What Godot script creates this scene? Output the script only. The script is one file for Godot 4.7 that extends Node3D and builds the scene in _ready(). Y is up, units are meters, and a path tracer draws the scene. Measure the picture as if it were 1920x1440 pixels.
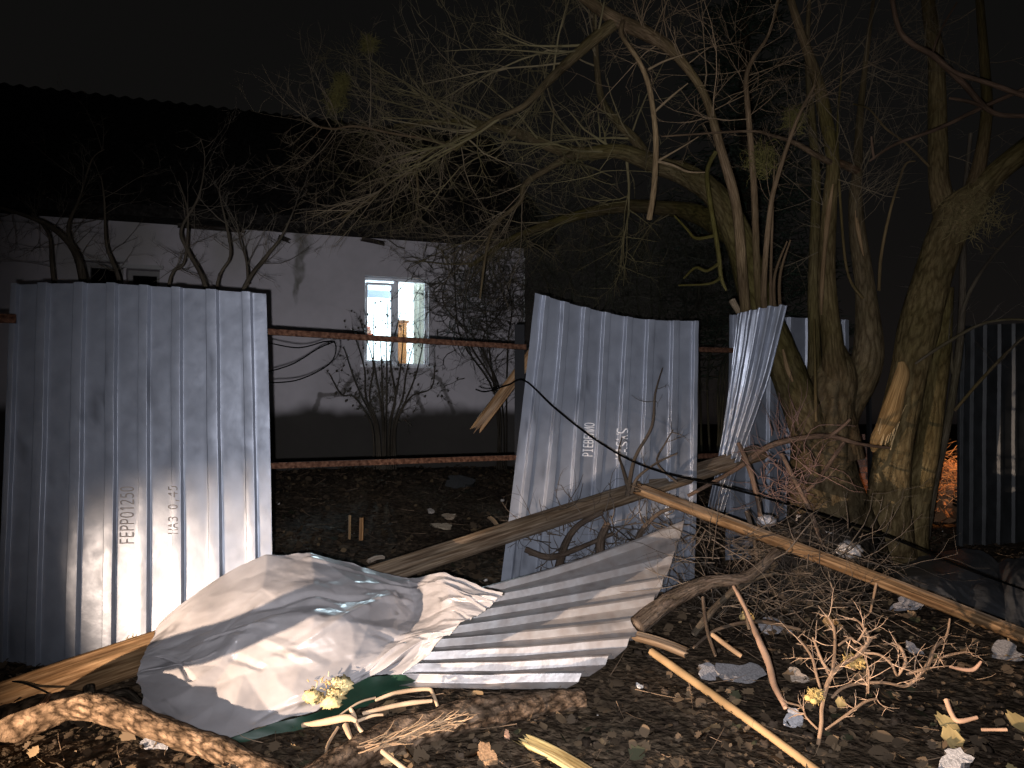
extends Node3D
# A torn corrugated fence at night: sheets, boards and broken branches lit by an unseen low lamp from the left.

const F := 1371.0                     # focal length in pixels of the 1920 x 1440 photograph
const EYE := Vector3(0, 1.3, 0)
const PITCH := 0.0438
var cam_basis := Basis(Vector3.RIGHT, PITCH)
var rng := RandomNumberGenerator.new()
var noise := FastNoiseLite.new()      # metre-scale lumps
var fine := FastNoiseLite.new()       # bark, splinters
var crumple := FastNoiseLite.new()
var taken := {}
var M := {}
const FENCE := Vector3(-1.394, 0, -4.25)
const FENCE_DIR := Vector3(0.851, 0, -0.525)
const FENCE_OUT := Vector3(-0.525, 0, -0.851)
const LOW := Vector3(-4.1, 0.34, 0.8)     # unseen low lamp left behind the eye, placed to light the foreground
const HOUSE := Vector3(-5.91, 0.0, -8.44)
const HOUSE_DIR := Vector3(0.9599, 0, -0.2803)
const HOUSE_FACE := Vector3(0.2803, 0, 0.9599)


class MB:
	var v := PackedVector3Array()
	var n := PackedVector3Array()
	var c := PackedColorArray()
	var uv := PackedVector2Array()
	var ix := PackedInt32Array()
	func vert(p: Vector3, nr: Vector3, col: Color, t: Vector2 = Vector2.ZERO) -> int:
		v.append(p); n.append(nr); c.append(col); uv.append(t)
		return v.size() - 1
	func tri(a: int, b: int, d: int) -> void:
		if (v[d] - v[a]).cross(v[b] - v[a]).dot(n[a] + n[b] + n[d]) < 0.0:
			ix.append(a); ix.append(d); ix.append(b)
		else:
			ix.append(a); ix.append(b); ix.append(d)
	func quad(a: int, b: int, d: int, e: int) -> void:
		tri(a, b, d); tri(a, d, e)
	func face(p: Array, col: Color, t: Array = []) -> void:       # flat polygon (fan)
		var nr: Vector3 = (p[2] - p[0]).cross(p[1] - p[0]).normalized()
		var s := v.size()
		for i in p.size():
			vert(p[i], nr, col, t[i] if t.size() else Vector2(p[i].x, p[i].y))
		for i in range(1, p.size() - 1):
			tri(s, s + i, s + i + 1)
	func box(o: Vector3, x: Vector3, y: Vector3, z: Vector3, col: Color) -> void:   # centre and half axes
		var q := []
		for k in 8:
			q.append(o + x * (1.0 if k & 1 else -1.0) + y * (1.0 if k & 2 else -1.0) + z * (1.0 if k & 4 else -1.0))
		for f in [[0, 1, 3, 2, -1], [4, 5, 7, 6, 1], [0, 1, 5, 4, -2], [2, 3, 7, 6, 2], [0, 2, 6, 4, -3], [1, 3, 7, 5, 3]]:
			var ax: Vector3 = [z, y, x][absi(f[4]) - 1]
			var nr := ax.normalized() * signf(f[4])
			var s := v.size()
			for i in 4:
				var p: Vector3 = q[f[i]]
				vert(p, nr, col, Vector2(p.x + p.z, p.y))
			quad(s, s + 1, s + 2, s + 3)
	func mesh(shift := Vector3.ZERO) -> ArrayMesh:
		var a := []
		a.resize(Mesh.ARRAY_MAX)
		var w := v
		if shift != Vector3.ZERO:
			w = PackedVector3Array()
			w.resize(v.size())
			for i in v.size():
				w[i] = v[i] - shift
		a[Mesh.ARRAY_VERTEX] = w; a[Mesh.ARRAY_NORMAL] = n; a[Mesh.ARRAY_COLOR] = c; a[Mesh.ARRAY_TEX_UV] = uv; a[Mesh.ARRAY_INDEX] = ix
		var m := ArrayMesh.new()
		m.add_surface_from_arrays(Mesh.PRIMITIVE_TRIANGLES, a)
		return m


# ---------------------------------------------------------------- places
func P(x: float, y: float, d: float) -> Vector3:
	return EYE + cam_basis * Vector3((x - 960.0) / F * d, -(y - 720.0) / F * d, -d)

func P4(q: Vector4) -> Vector3:
	return P(q.x, q.y, q.z)

func ground(x: float, z: float) -> float:
	var s := (Vector3(x, 0, z) - FENCE).dot(FENCE_OUT)
	var h := smoothstep(-1.0, 0.4, s) * 0.08 + smoothstep(0.0, 4.6, s) * 0.55 - smoothstep(6.5, 12.0, s) * 0.5
	var near := 1.0 - smoothstep(14.0, 40.0, Vector2(x, z).length())
	h += (noise.get_noise_2d(x * 55.0, z * 55.0) * 0.022 + noise.get_noise_2d(x * 190.0 + 70.0, z * 190.0) * 0.016 + fine.get_noise_2d(x * 60.0, z * 60.0) * 0.009 + fine.get_noise_2d(x * 160.0, z * 160.0) * 0.004 - 0.02) * near
	return h

func G(x: float, y: float) -> Vector3:            # where a sight line meets the ground
	var d := 1.5
	while d < 30.0:
		var p := P(x, y, d)
		if p.y < ground(p.x, p.z):
			return Vector3(p.x, ground(p.x, p.z), p.z)
		d += 0.01
	return P(x, y, 9.0)

func on_house(x: float, y: float) -> Vector2:     # (along the wall, height)
	var dir := P(x, y, 1.0) - EYE
	var t := (HOUSE - EYE).dot(HOUSE_FACE) / dir.dot(HOUSE_FACE)
	var p := EYE + dir * t
	return Vector2((p - HOUSE).dot(HOUSE_DIR), p.y)

func H(u: float, y: float, out: float) -> Vector3:
	return HOUSE + HOUSE_DIR * u + Vector3.UP * y + HOUSE_FACE * out


# ---------------------------------------------------------------- objects
func numbered(under: Node, called: String) -> String:
	var key := "%d/%s" % [under.get_instance_id(), called]
	var k: int = taken.get(key, 0)
	taken[key] = k + 1
	return called if k == 0 else "%s_%03d" % [called, k]

func tag(o: Node, label: String, category: String, group := "", kind := "") -> void:
	if label: o.set_meta("label", label)
	if category: o.set_meta("category", category)
	if group: o.set_meta("group", group)
	if kind: o.set_meta("kind", kind)

func thing(called: String, label: String, category: String, at: Vector3, group := "") -> Node3D:
	var o := Node3D.new()
	o.name = numbered(self, called)
	o.position = at
	add_child(o, true)
	tag(o, label, category, group)
	return o

func root_of(o: Node) -> Vector3:
	var p := Vector3.ZERO
	while o != self:
		p += (o as Node3D).position
		o = o.get_parent()
	return p

func part(under: Node, called: String, mb: MB, mat: Material, kind := "") -> MeshInstance3D:
	var o := MeshInstance3D.new()
	o.name = numbered(under, called)
	o.mesh = mb.mesh()
	o.mesh.surface_set_material(0, mat)
	under.add_child(o, true)
	o.position = -root_of(under)
	if kind: o.set_meta("kind", kind)
	return o

func single(called: String, mb: MB, mat: Material, label: String, category: String, group := "", kind := "") -> MeshInstance3D:
	var lo := Vector3.INF
	var hi := -Vector3.INF
	for p in mb.v:
		lo = lo.min(p); hi = hi.max(p)
	var base := Vector3((lo.x + hi.x) / 2, lo.y, (lo.z + hi.z) / 2)
	if kind == "structure": base = Vector3.ZERO
	var o := MeshInstance3D.new()
	o.name = numbered(self, called)
	o.mesh = mb.mesh(base)
	o.mesh.surface_set_material(0, mat)
	add_child(o, true)
	o.position = base
	tag(o, label, category, group, kind)
	return o


# ---------------------------------------------------------------- shapes
func cr(a: float, b: float, c: float, d: float, t: float) -> float:
	return 0.5 * (2.0 * b + (c - a) * t + (2.0 * a - 5.0 * b + 4.0 * c - d) * t * t + (3.0 * b - a - 3.0 * c + d) * t * t * t)

func spline4(q: Array, per: int) -> Array:         # Vector4 control points through Catmull-Rom
	var out := []
	var k := q.size()
	for i in k - 1:
		var a: Vector4 = q[maxi(i - 1, 0)]
		var b: Vector4 = q[i]
		var c: Vector4 = q[i + 1]
		var d: Vector4 = q[mini(i + 2, k - 1)]
		for j in per:
			var t := float(j) / per
			out.append(Vector4(cr(a.x, b.x, c.x, d.x, t), cr(a.y, b.y, c.y, d.y, t), cr(a.z, b.z, c.z, d.z, t), cr(a.w, b.w, c.w, d.w, t)))
	out.append(q[k - 1])
	return out

func world4(q: Array) -> Array:                    # sight points (x, y, distance, width in px) to (position, radius)
	var out := []
	for s: Vector4 in q:
		var p := P4(s)
		out.append(Vector4(p.x, p.y, p.z, s.w * 0.5 * s.z / F))
	return out

func tube(mb: MB, q: Array, sides: int, col: Color, moss := 0.0, bump := 0.0, freq := 6.0, cap := true) -> void:
	var k := q.size()
	var nrm := Vector3.ZERO
	var s0 := mb.v.size()
	var run := 0.0
	for i in k:
		var w: Vector4 = q[i]
		var p := Vector3(w.x, w.y, w.z)
		var wa: Vector4 = q[maxi(i - 1, 0)]
		var wb: Vector4 = q[mini(i + 1, k - 1)]
		var t := Vector3(wb.x - wa.x, wb.y - wa.y, wb.z - wa.z).normalized()
		if i > 0: run += (p - Vector3(wa.x, wa.y, wa.z)).length()
		if nrm == Vector3.ZERO:
			nrm = t.cross(Vector3.RIGHT if absf(t.x) < 0.8 else Vector3.UP).normalized()
		nrm = (nrm - t * nrm.dot(t)).normalized()
		var bi := t.cross(nrm)
		var lit := 0.8 + 0.4 * noise.get_noise_3d(p.x * 90.0, p.y * 90.0, p.z * 90.0)  # tone varies at random along the tube
		for j in sides + 1:
			var a := TAU * (j % sides) / sides
			var dv := nrm * cos(a) + bi * sin(a)
			var rr := w.w
			var cc := col * lit
			if bump > 0.0:
				var o := p + dv * w.w
				rr *= 1.0 + bump * (fine.get_noise_3d(o.x * freq * 8.0, o.y * freq * 2.5, o.z * freq * 8.0) + 0.5 * fine.get_noise_3d(o.x * freq * 24.0, o.y * freq * 9.0, o.z * freq * 24.0) + 0.6 * noise.get_noise_3d(o.x * freq * 20.0, o.y * freq * 20.0, o.z * freq * 20.0))
				cc = cc * (1.0 + 0.7 * fine.get_noise_3d(o.x * 60.0, o.y * 18.0, o.z * 60.0))
			if moss > 0.0:
				var mo := clampf(moss + 1.2 * noise.get_noise_3d(p.x * 60.0 + 400.0, p.y * 30.0, p.z * 60.0) + dv.y * 0.25, 0.0, 1.0)
				cc = cc.lerp(Color(0.125, 0.108, 0.030) * lit, mo)
			cc.a = 1.0
			mb.vert(p + dv * rr, dv, cc, Vector2(run, float(j) / sides))
	for i in k - 1:
		for j in sides:
			var a := s0 + i * (sides + 1) + j
			mb.tri(a, a + 1, a + sides + 2); mb.tri(a, a + sides + 2, a + sides + 1)
	if cap:
		for e in [0, k - 1]:
			var w: Vector4 = q[e]
			var wn: Vector4 = q[1 if e == 0 else k - 2]
			var nr := Vector3(w.x - wn.x, w.y - wn.y, w.z - wn.z).normalized()
			var c := mb.vert(Vector3(w.x, w.y, w.z) + nr * w.w * 0.15, nr, col * 1.4)
			for j in sides:
				var a := s0 + int(e) * (sides + 1) + j
				mb.tri(c, a, a + 1)

func quick(mb: MB, p: Vector3, dir: Vector3, length: float, r: float, bend: float, up: float, segs: int, sides: int, col: Color) -> Array:
	var q := []                                    # a wandering twig; returns its points
	var d := dir.normalized()
	var turn := Vector3(rng.randfn(), rng.randfn(), rng.randfn()) * bend * 0.5
	for i in segs + 1:
		q.append(Vector4(p.x, p.y, p.z, r * (1.0 - 0.72 * i / segs)))
		p += d * length / segs
		d = (d + turn / segs + Vector3(rng.randfn(), rng.randfn(), rng.randfn()) * bend / segs + Vector3.UP * up / segs).normalized()
	tube(mb, q, sides, col, 0.0, 0.0, 1.0, false)
	return q

func grow(mb: MB, p: Vector3, dir: Vector3, length: float, r: float, level: int, col: Color, up: float, kids: float, bend: float) -> void:
	if r > 0.0065: col = col.lerp(Color(0.13, 0.12, 0.035), clampf((r - 0.0065) * 100.0, 0.0, 0.45))
	var q := quick(mb, p, dir, length, r, bend, up, 5 if level > 0 else 3, 5 if r > 0.008 else 3, col)
	if level <= 0: return
	var k := int(kids * length) + rng.randi_range(1, 3)
	for i in k:
		var t := rng.randf_range(0.15, 1.0) * (q.size() - 1)
		var a: Vector4 = q[int(minf(t, q.size() - 2.0))]
		var b: Vector4 = q[int(minf(t, q.size() - 2.0)) + 1]
		var ab := Vector3(b.x - a.x, b.y - a.y, b.z - a.z)
		var base := Vector3(a.x, a.y, a.z) + ab * fmod(t, 1.0)
		var side := Vector3(rng.randfn(), rng.randfn(), rng.randfn()).normalized()
		var d := (ab.normalized() * 0.8 + side * 0.85).normalized()
		grow(mb, base, d, length * rng.randf_range(0.28, 0.6), maxf(a.w * 0.62, 0.0013), level - 1, col * rng.randf_range(0.85, 1.15), up, kids * 1.25, bend)

func sprout(mb: MB, q: Array, from: float, to: float, count: int, lo: float, hi: float, r: float, col: Color, up: float, kids: float, levels := 2, lean := Vector3.ZERO, bend := 0.55) -> void:
	for i in count:                                # side branches along a limb
		var t := rng.randf_range(from, to) * (q.size() - 1)
		var k := mini(int(t), q.size() - 2)
		var a: Vector4 = q[k]
		var b: Vector4 = q[k + 1]
		var ab := Vector3(b.x - a.x, b.y - a.y, b.z - a.z)
		var p := Vector3(a.x, a.y, a.z) + ab * (t - k)
		var side := (Vector3(rng.randfn(), rng.randfn(), rng.randfn()) + lean).normalized()
		grow(mb, p, (ab.normalized() * rng.randf_range(0.3, 0.9) + side).normalized(), rng.randf_range(lo, hi), minf(r, a.w * 0.7) * rng.randf_range(0.6, 1.0), levels, col * rng.randf_range(0.8, 1.2), up, kids, bend)

func net(rows: Array, u: float, v: float) -> Vector3:        # bicubic through a grid of sight points
	var nv := rows.size()
	var nu: int = rows[0].size()
	var fv := v * (nv - 1)
	var fu := u * (nu - 1)
	var iv := mini(int(fv), nv - 2)
	var iu := mini(int(fu), nu - 2)
	var col := []
	for dv in range(-1, 3):
		var r: Array = rows[clampi(iv + dv, 0, nv - 1)]
		var a: Vector3 = r[clampi(iu - 1, 0, nu - 1)]
		var b: Vector3 = r[iu]
		var c: Vector3 = r[iu + 1]
		var d: Vector3 = r[clampi(iu + 2, 0, nu - 1)]
		var t := fu - iu
		col.append(Vector3(cr(a.x, b.x, c.x, d.x, t), cr(a.y, b.y, c.y, d.y, t), cr(a.z, b.z, c.z, d.z, t)))
	var s := fv - iv
	return Vector3(cr(col[0].x, col[1].x, col[2].x, col[3].x, s), cr(col[0].y, col[1].y, col[2].y, col[3].y, s), cr(col[0].z, col[1].z, col[2].z, col[3].z, s))

func net_flat(rows: Array, u: float, v: float) -> Vector3:   # the same grid as flat triangles
	var nv := rows.size()
	var nu: int = rows[0].size()
	var fv := v * (nv - 1)
	var fu := u * (nu - 1)
	var j := mini(int(fv), nv - 2)
	var i := mini(int(fu), nu - 2)
	var x := fu - i
	var y := fv - j
	var a: Vector3 = rows[j][i]
	var b: Vector3 = rows[j][i + 1]
	var c: Vector3 = rows[j + 1][i]
	var d: Vector3 = rows[j + 1][i + 1]
	if (i + j) % 2 == 0:
		if x + y < 1.0: return a + (b - a) * x + (c - a) * y
		return d + (c - d) * (1.0 - x) + (b - d) * (1.0 - y)
	if x > y: return a + (b - a) * x + (d - b) * y
	return a + (c - a) * y + (d - c) * x

func to_world(rows: Array) -> Array:
	var out := []
	for r: Array in rows:
		var o := []
		for q: Vector3 in r:
			o.append(P(q.x, q.y, q.z))
		out.append(o)
	return out

func skin(pts: Array, nu: int, nv: int, col: Color, back := false, lift := 0.0, sharp := false) -> MB:
	# a grid of points as one smooth sheet facing the eye, or its other side «lift» behind
	var mb := MB.new()
	var nr := PackedVector3Array()
	nr.resize(nu * nv)
	for j in nv:
		for i in nu:
			var du: Vector3 = pts[j * nu + mini(i + 1, nu - 1)] - pts[j * nu + maxi(i - 1, 0)]
			var dv: Vector3 = pts[mini(j + 1, nv - 1) * nu + i] - pts[maxi(j - 1, 0) * nu + i]
			var m := dv.cross(du).normalized()
			nr[j * nu + i] = m
	var toward := 0.0
	for k in nr.size():
		toward += nr[k].dot(EYE - pts[k])
	var sg := 1.0 if toward > 0.0 else -1.0
	for k in nr.size():
		var m := nr[k] * sg
		mb.vert(pts[k] - m * lift, -m if back else m, col, Vector2(float(k % nu) / (nu - 1), float(k / nu) / (nv - 1)))
	for j in nv - 1:
		for i in nu - 1:
			var a := j * nu + i
			mb.quad(a, a + 1, a + nu + 1, a + nu)
	return mb

func rim(mb: MB, pts: Array, nu: int, nv: int, lift: float, col: Color) -> void:      # closes the edge between front and back
	var loop := []
	for i in nu: loop.append(i)
	for j in range(1, nv): loop.append(j * nu + nu - 1)
	for i in range(nu - 2, -1, -1): loop.append((nv - 1) * nu + i)
	for j in range(nv - 2, 0, -1): loop.append(j * nu)
	for k in loop.size():
		var a: Vector3 = pts[loop[k]]
		var b: Vector3 = pts[loop[(k + 1) % loop.size()]]
		var away := (EYE - a).normalized() * -lift
		if (b - a).length() > 0.0005:
			mb.face([a, b, b + away, a + away], col)

# a profiled metal sheet: ribs across u, cut into points at every fold
func profiled(rows: Array, ribs: int, deep: float, top: float, nv: int, dent: float, seed_at: float, phase := 0.0, slope := 0.06) -> Array:
	var w := to_world(rows)
	var us := []
	var hs := []
	var g := 0.008
	var t := top / 2
	for k in range(-1, ribs + 1):
		for q in [[0.0, 0.0], [0.5 - t - slope - 0.1, 0.0], [0.5 - t - slope - g, 0.0], [0.5 - t - slope + g, 0.06], [0.5 - t - g, 0.94], [0.5 - t + g, 1.0], [0.5, 1.0], [0.5 + t - g, 1.0], [0.5 + t + g, 0.94], [0.5 + t + slope - g, 0.06], [0.5 + t + slope + g, 0.0], [0.6 + t + slope, 0.0]]:
			var u: float = (k + phase + q[0]) / ribs
			if u > 0.002 and u < 0.998:
				us.append(u); hs.append(q[1])
	us.push_front(0.0); hs.push_front(hs[0])
	us.append(1.0); hs.append(hs[-1])
	var nu := us.size()
	var pts := []
	for j in nv:
		var v := float(j) / (nv - 1)
		for i in nu:
			var u: float = us[i]
			var p := net(w, u, v)
			var du := net(w, minf(u + 0.01, 1.0), v) - net(w, maxf(u - 0.01, 0.0), v)
			var dv := net(w, u, minf(v + 0.01, 1.0)) - net(w, u, maxf(v - 0.01, 0.0))
			var m := dv.cross(du).normalized()
			if m.dot(EYE - p) < 0.0: m = -m
			var h: float = hs[i] * deep
			h += noise.get_noise_3d(u * 240.0 + seed_at, v * 200.0, seed_at) * dent + noise.get_noise_2d(u * 900.0 + seed_at, v * 700.0) * dent * 0.25
			pts.append(p + m * h)
	return [pts, nu, nv, us]

func on_sheet(s: Array, u: float, v: float, lift: float) -> Vector3:
	var us: Array = s[3]
	var i := 0
	while i < us.size() - 2 and us[i + 1] < u: i += 1
	var fu := clampf((u - us[i]) / (us[i + 1] - us[i]), 0.0, 1.0)
	var fv: float = clampf(v, 0.0, 0.999) * (s[2] - 1)
	var j := int(fv)
	var a: Vector3 = s[0][j * s[1] + i]
	var b: Vector3 = s[0][j * s[1] + i + 1]
	var c: Vector3 = s[0][(j + 1) * s[1] + i]
	var d: Vector3 = s[0][(j + 1) * s[1] + i + 1]
	var p := a.lerp(b, fu).lerp(c.lerp(d, fu), fv - j)
	var m := (c - a).cross(b - a).normalized()
	return p + (m if m.dot(EYE - p) > 0.0 else -m) * lift

func metal_sheet(under: Node, s: Array, front: Material, back: Material, col := Color.WHITE) -> void:
	var mb := skin(s[0], s[1], s[2], col)
	for k in mb.c.size():
		var u: float = s[3][k % s[1]]
		var v: float = float(k / int(s[1])) / float(s[2])
		var o: float = float(s[1] * 3 + s[2])
		var t := 0.96 + 0.08 * noise.get_noise_2d(u * 700.0 + o, v * 120.0) + 0.06 * noise.get_noise_2d(u * 260.0, v * 260.0 + o)
		t -= 0.35 * smoothstep(0.42, 0.6, noise.get_noise_2d(u * 1500.0 + o * 2.0, v * 300.0))
		t += 0.16 * smoothstep(0.36, 0.55, noise.get_noise_2d(u * 600.0 - o, v * 500.0 + 40.0))
		mb.c[k] = Color(t, t, t)
	rim(mb, s[0], s[1], s[2], 0.002, col)
	part(under, "front_face", mb, front)
	part(under, "back_face", skin(s[0], s[1], s[2], col, true, 0.002), back)

func beam(mb: MB, a: Vector3, b: Vector3, wide: float, thick: float, face: Vector3, col: Color, splinter_a: float, splinter_b: float, warp := 0.01) -> void:
	# a sawn board with broken ends: columns of fibre that end at different lengths
	var t := (b - a).normalized()
	var y := (face - t * face.dot(t)).normalized()      # across its thickness
	var x := t.cross(y)
	var per := []
	var cw := 10
	var ct := 3
	for i in cw: per.append(Vector2(-1.0 + 2.0 * i / cw, 1.0))
	for i in ct: per.append(Vector2(1.0, 1.0 - 2.0 * i / ct))
	for i in cw: per.append(Vector2(1.0 - 2.0 * i / cw, -1.0))
	for i in ct: per.append(Vector2(-1.0, -1.0 + 2.0 * i / ct))
	var n := per.size()
	var rings := 16
	var length := (b - a).length()
	var ja := []
	var jb := []
	for i in n:
		var q: Vector2 = per[i]
		ja.append((0.5 + fine.get_noise_2d(q.x * 45.0 + a.x * 99.0, q.y * 12.0) + rng.randf() * 0.35) * splinter_a)
		jb.append((0.5 + fine.get_noise_2d(q.x * 45.0 + b.x * 77.0, q.y * 12.0) + rng.randf() * 0.35) * splinter_b)
	var s0 := mb.v.size()
	for r in rings + 1:
		var f := float(r) / rings
		var bow := t.cross(Vector3.UP).normalized() * 0.0 + y * sin(f * PI) * warp
		for i in n:
			var q: Vector2 = per[i]
			var along := lerpf(ja[i], length - jb[i], f)
			var edge := 0.93 if absf(q.x) > 0.99 and absf(q.y) > 0.99 else 1.0
			var nr := (x * (q.x if absf(q.x) > 0.99 else 0.0) + y * (q.y if absf(q.y) > 0.99 else 0.0)).normalized()
			var p := a + t * along + x * q.x * wide / 2 * edge + y * q.y * thick / 2 * edge + bow
			p += nr * 0.0025 * fine.get_noise_2d(along * 14.0, q.x * 60.0 + q.y * 130.0)
			var cc := col * (0.9 + 0.6 * fine.get_noise_2d(along * 5.0 + a.x * 50.0, q.x * 80.0 + q.y * 30.0) - 0.35 * smoothstep(0.1, 0.5, noise.get_noise_2d(along * 120.0 + a.z * 70.0, q.x * 60.0)))
			cc = cc.lerp(Color(0.17, 0.155, 0.14), 0.45 * smoothstep(-0.1, 0.4, noise.get_noise_2d(along * 60.0 + a.x * 90.0, q.x * 40.0 + 30.0)))
			cc.a = 1.0
			mb.vert(p, nr, cc, Vector2(along, (q.x + q.y * 0.3) * wide * 0.5))
	for r in rings:
		for i in n:
			var p0 := s0 + r * n + i
			var p1 := s0 + r * n + (i + 1) % n
			mb.tri(p0, p1, p1 + n); mb.tri(p0, p1 + n, p0 + n)
	for e in 2:
		var base := s0 + (rings * n if e else 0)
		var mid := Vector3.ZERO
		for i in n: mid += mb.v[base + i] / n
		var c := mb.vert(mid + t * (0.03 if e else -0.03) * -1.0, t * (1.0 if e else -1.0), col * 1.25)
		for i in n:
			mb.tri(c, base + i, base + (i + 1) % n)

func lump(mb: MB, c: Vector3, r: Vector3, amp: float, freq: float, col: Color, rows := 14, flat := false) -> void:
	var cols := rows * 2
	var s0 := mb.v.size()
	for j in rows + 1:
		for i in cols:
			var a := PI * j / rows
			var b := TAU * i / cols
			var d := Vector3(sin(a) * cos(b), cos(a), sin(a) * sin(b))
			var k := 1.0 + amp * (noise.get_noise_3d(d.x * freq * 100.0 + c.x * 999.0, d.y * freq * 100.0, d.z * freq * 100.0 + c.z * 999.0) + 0.7 * fine.get_noise_3d(d.x * freq * 60.0 + c.x * 99.0, d.y * freq * 60.0, d.z * freq * 60.0))
			var cc := col * (0.85 + 0.5 * fine.get_noise_3d(d.x * 30.0, d.y * 30.0, d.z * 30.0 + c.x * 90.0))
			cc.a = 1.0
			mb.vert(c + d * r * k, (d / r).normalized(), cc)
	for j in rows:
		for i in cols:
			var p0 := s0 + j * cols + i
			var p1 := s0 + j * cols + (i + 1) % cols
			mb.tri(p0, p1, p1 + cols); mb.tri(p0, p1 + cols, p0 + cols)

func slab(mb: MB, c: Vector3, size: float, long: float, thick: float, up: Vector3, turn: float, col: Color, corners := 11, ragged := 0.25) -> void:
	var b := Basis(Quaternion(Vector3.UP, up.normalized())) * Basis(Vector3.UP, turn)
	var top := []
	var low := []
	var ph := rng.randf() * TAU
	for i in corners:
		var a := TAU * i / corners
		var r := size * (1.0 + ragged * (0.8 * sin(2.0 * a + ph) + 0.55 * sin(3.0 * a + ph * 2.3) + 0.3 * sin(7.0 * a + ph * 5.1) + 0.18 * rng.randf_range(-1, 1)))
		var o := Vector3(cos(a) * r * long, 0, sin(a) * r)
		top.append(c + b * (o + Vector3(0, thick * rng.randf_range(0.8, 1.1), 0)))
		low.append(c + b * (o * rng.randf_range(0.9, 1.05)))
	var mid := Vector3.ZERO
	for p: Vector3 in top: mid += p / corners
	mid += b * Vector3(0, thick * 0.25, 0)
	for i in corners:
		var k := (i + 1) % corners
		var cc := col * rng.randf_range(0.85, 1.05)
		cc.a = 1.0
		var s := mb.v.size()
		var nr: Vector3 = b * Vector3.UP
		for p: Vector3 in [mid, top[i], top[k]]: mb.vert(p, nr, cc, Vector2(p.x, p.z))
		mb.tri(s, s + 1, s + 2)
		var out: Vector3 = ((top[i] + top[k]) * 0.5 - c); out = (out - nr * out.dot(nr)).normalized()
		s = mb.v.size()
		for p: Vector3 in [top[i], top[k], low[k], low[i]]: mb.vert(p, out, cc, Vector2(p.x, p.y))
		mb.quad(s, s + 1, s + 2, s + 3)


# ---------------------------------------------------------------- materials
func ntex(freq: float, kind: int, lo: Color, hi: Color, octaves := 4, seed_at := 1, mid := -1.0) -> NoiseTexture2D:
	var f := FastNoiseLite.new()
	f.noise_type = kind as FastNoiseLite.NoiseType
	f.frequency = freq
	f.fractal_octaves = octaves
	f.seed = seed_at
	var t := NoiseTexture2D.new()
	t.width = 512; t.height = 512; t.seamless = true
	t.noise = f
	var g := Gradient.new()
	g.set_color(0, lo); g.set_color(1, hi)
	if mid >= 0.0:
		g.set_offset(0, mid - 0.12); g.set_offset(1, mid + 0.12)
	t.color_ramp = g
	return t

func nrm(freq: float, strength: float, octaves := 4, seed_at := 3) -> NoiseTexture2D:
	var t := ntex(freq, FastNoiseLite.TYPE_SIMPLEX_SMOOTH, Color.BLACK, Color.WHITE, octaves, seed_at)
	t.color_ramp = null
	t.as_normal_map = true
	t.bump_strength = strength
	return t

func ridged(freq: float, seed_at: int, as_normal: bool, dark := 0.22, deep := -9.0) -> NoiseTexture2D:      # cracks between plates of bark
	var t := ntex(freq, FastNoiseLite.TYPE_SIMPLEX, Color(1, 1, 1), Color(dark, dark * 0.95, dark * 0.88), 5, seed_at)
	(t.noise as FastNoiseLite).fractal_type = FastNoiseLite.FRACTAL_RIDGED
	(t.noise as FastNoiseLite).domain_warp_enabled = true
	(t.noise as FastNoiseLite).domain_warp_amplitude = 18.0
	if as_normal:
		t.color_ramp = null
		t.as_normal_map = true
		t.bump_strength = deep
	return t

func mat(key: String, col: Color, rough: float, metal := 0.0, tex: Texture2D = null, normal: Texture2D = null, scale := 1.0, tri := true, vc := true) -> StandardMaterial3D:
	var m := StandardMaterial3D.new()
	m.resource_name = key
	m.albedo_color = col.linear_to_srgb()
	m.roughness = rough
	m.metallic = metal
	m.vertex_color_use_as_albedo = vc
	if tex: m.albedo_texture = tex
	if normal:
		m.normal_enabled = true
		m.normal_texture = normal
		m.normal_scale = 1.0
	m.uv1_triplanar = tri
	m.uv1_scale = Vector3.ONE * scale
	m.cull_mode = BaseMaterial3D.CULL_DISABLED
	if rough > 0.6: m.metallic_specular = 0.16
	M[key] = m
	return m

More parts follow.
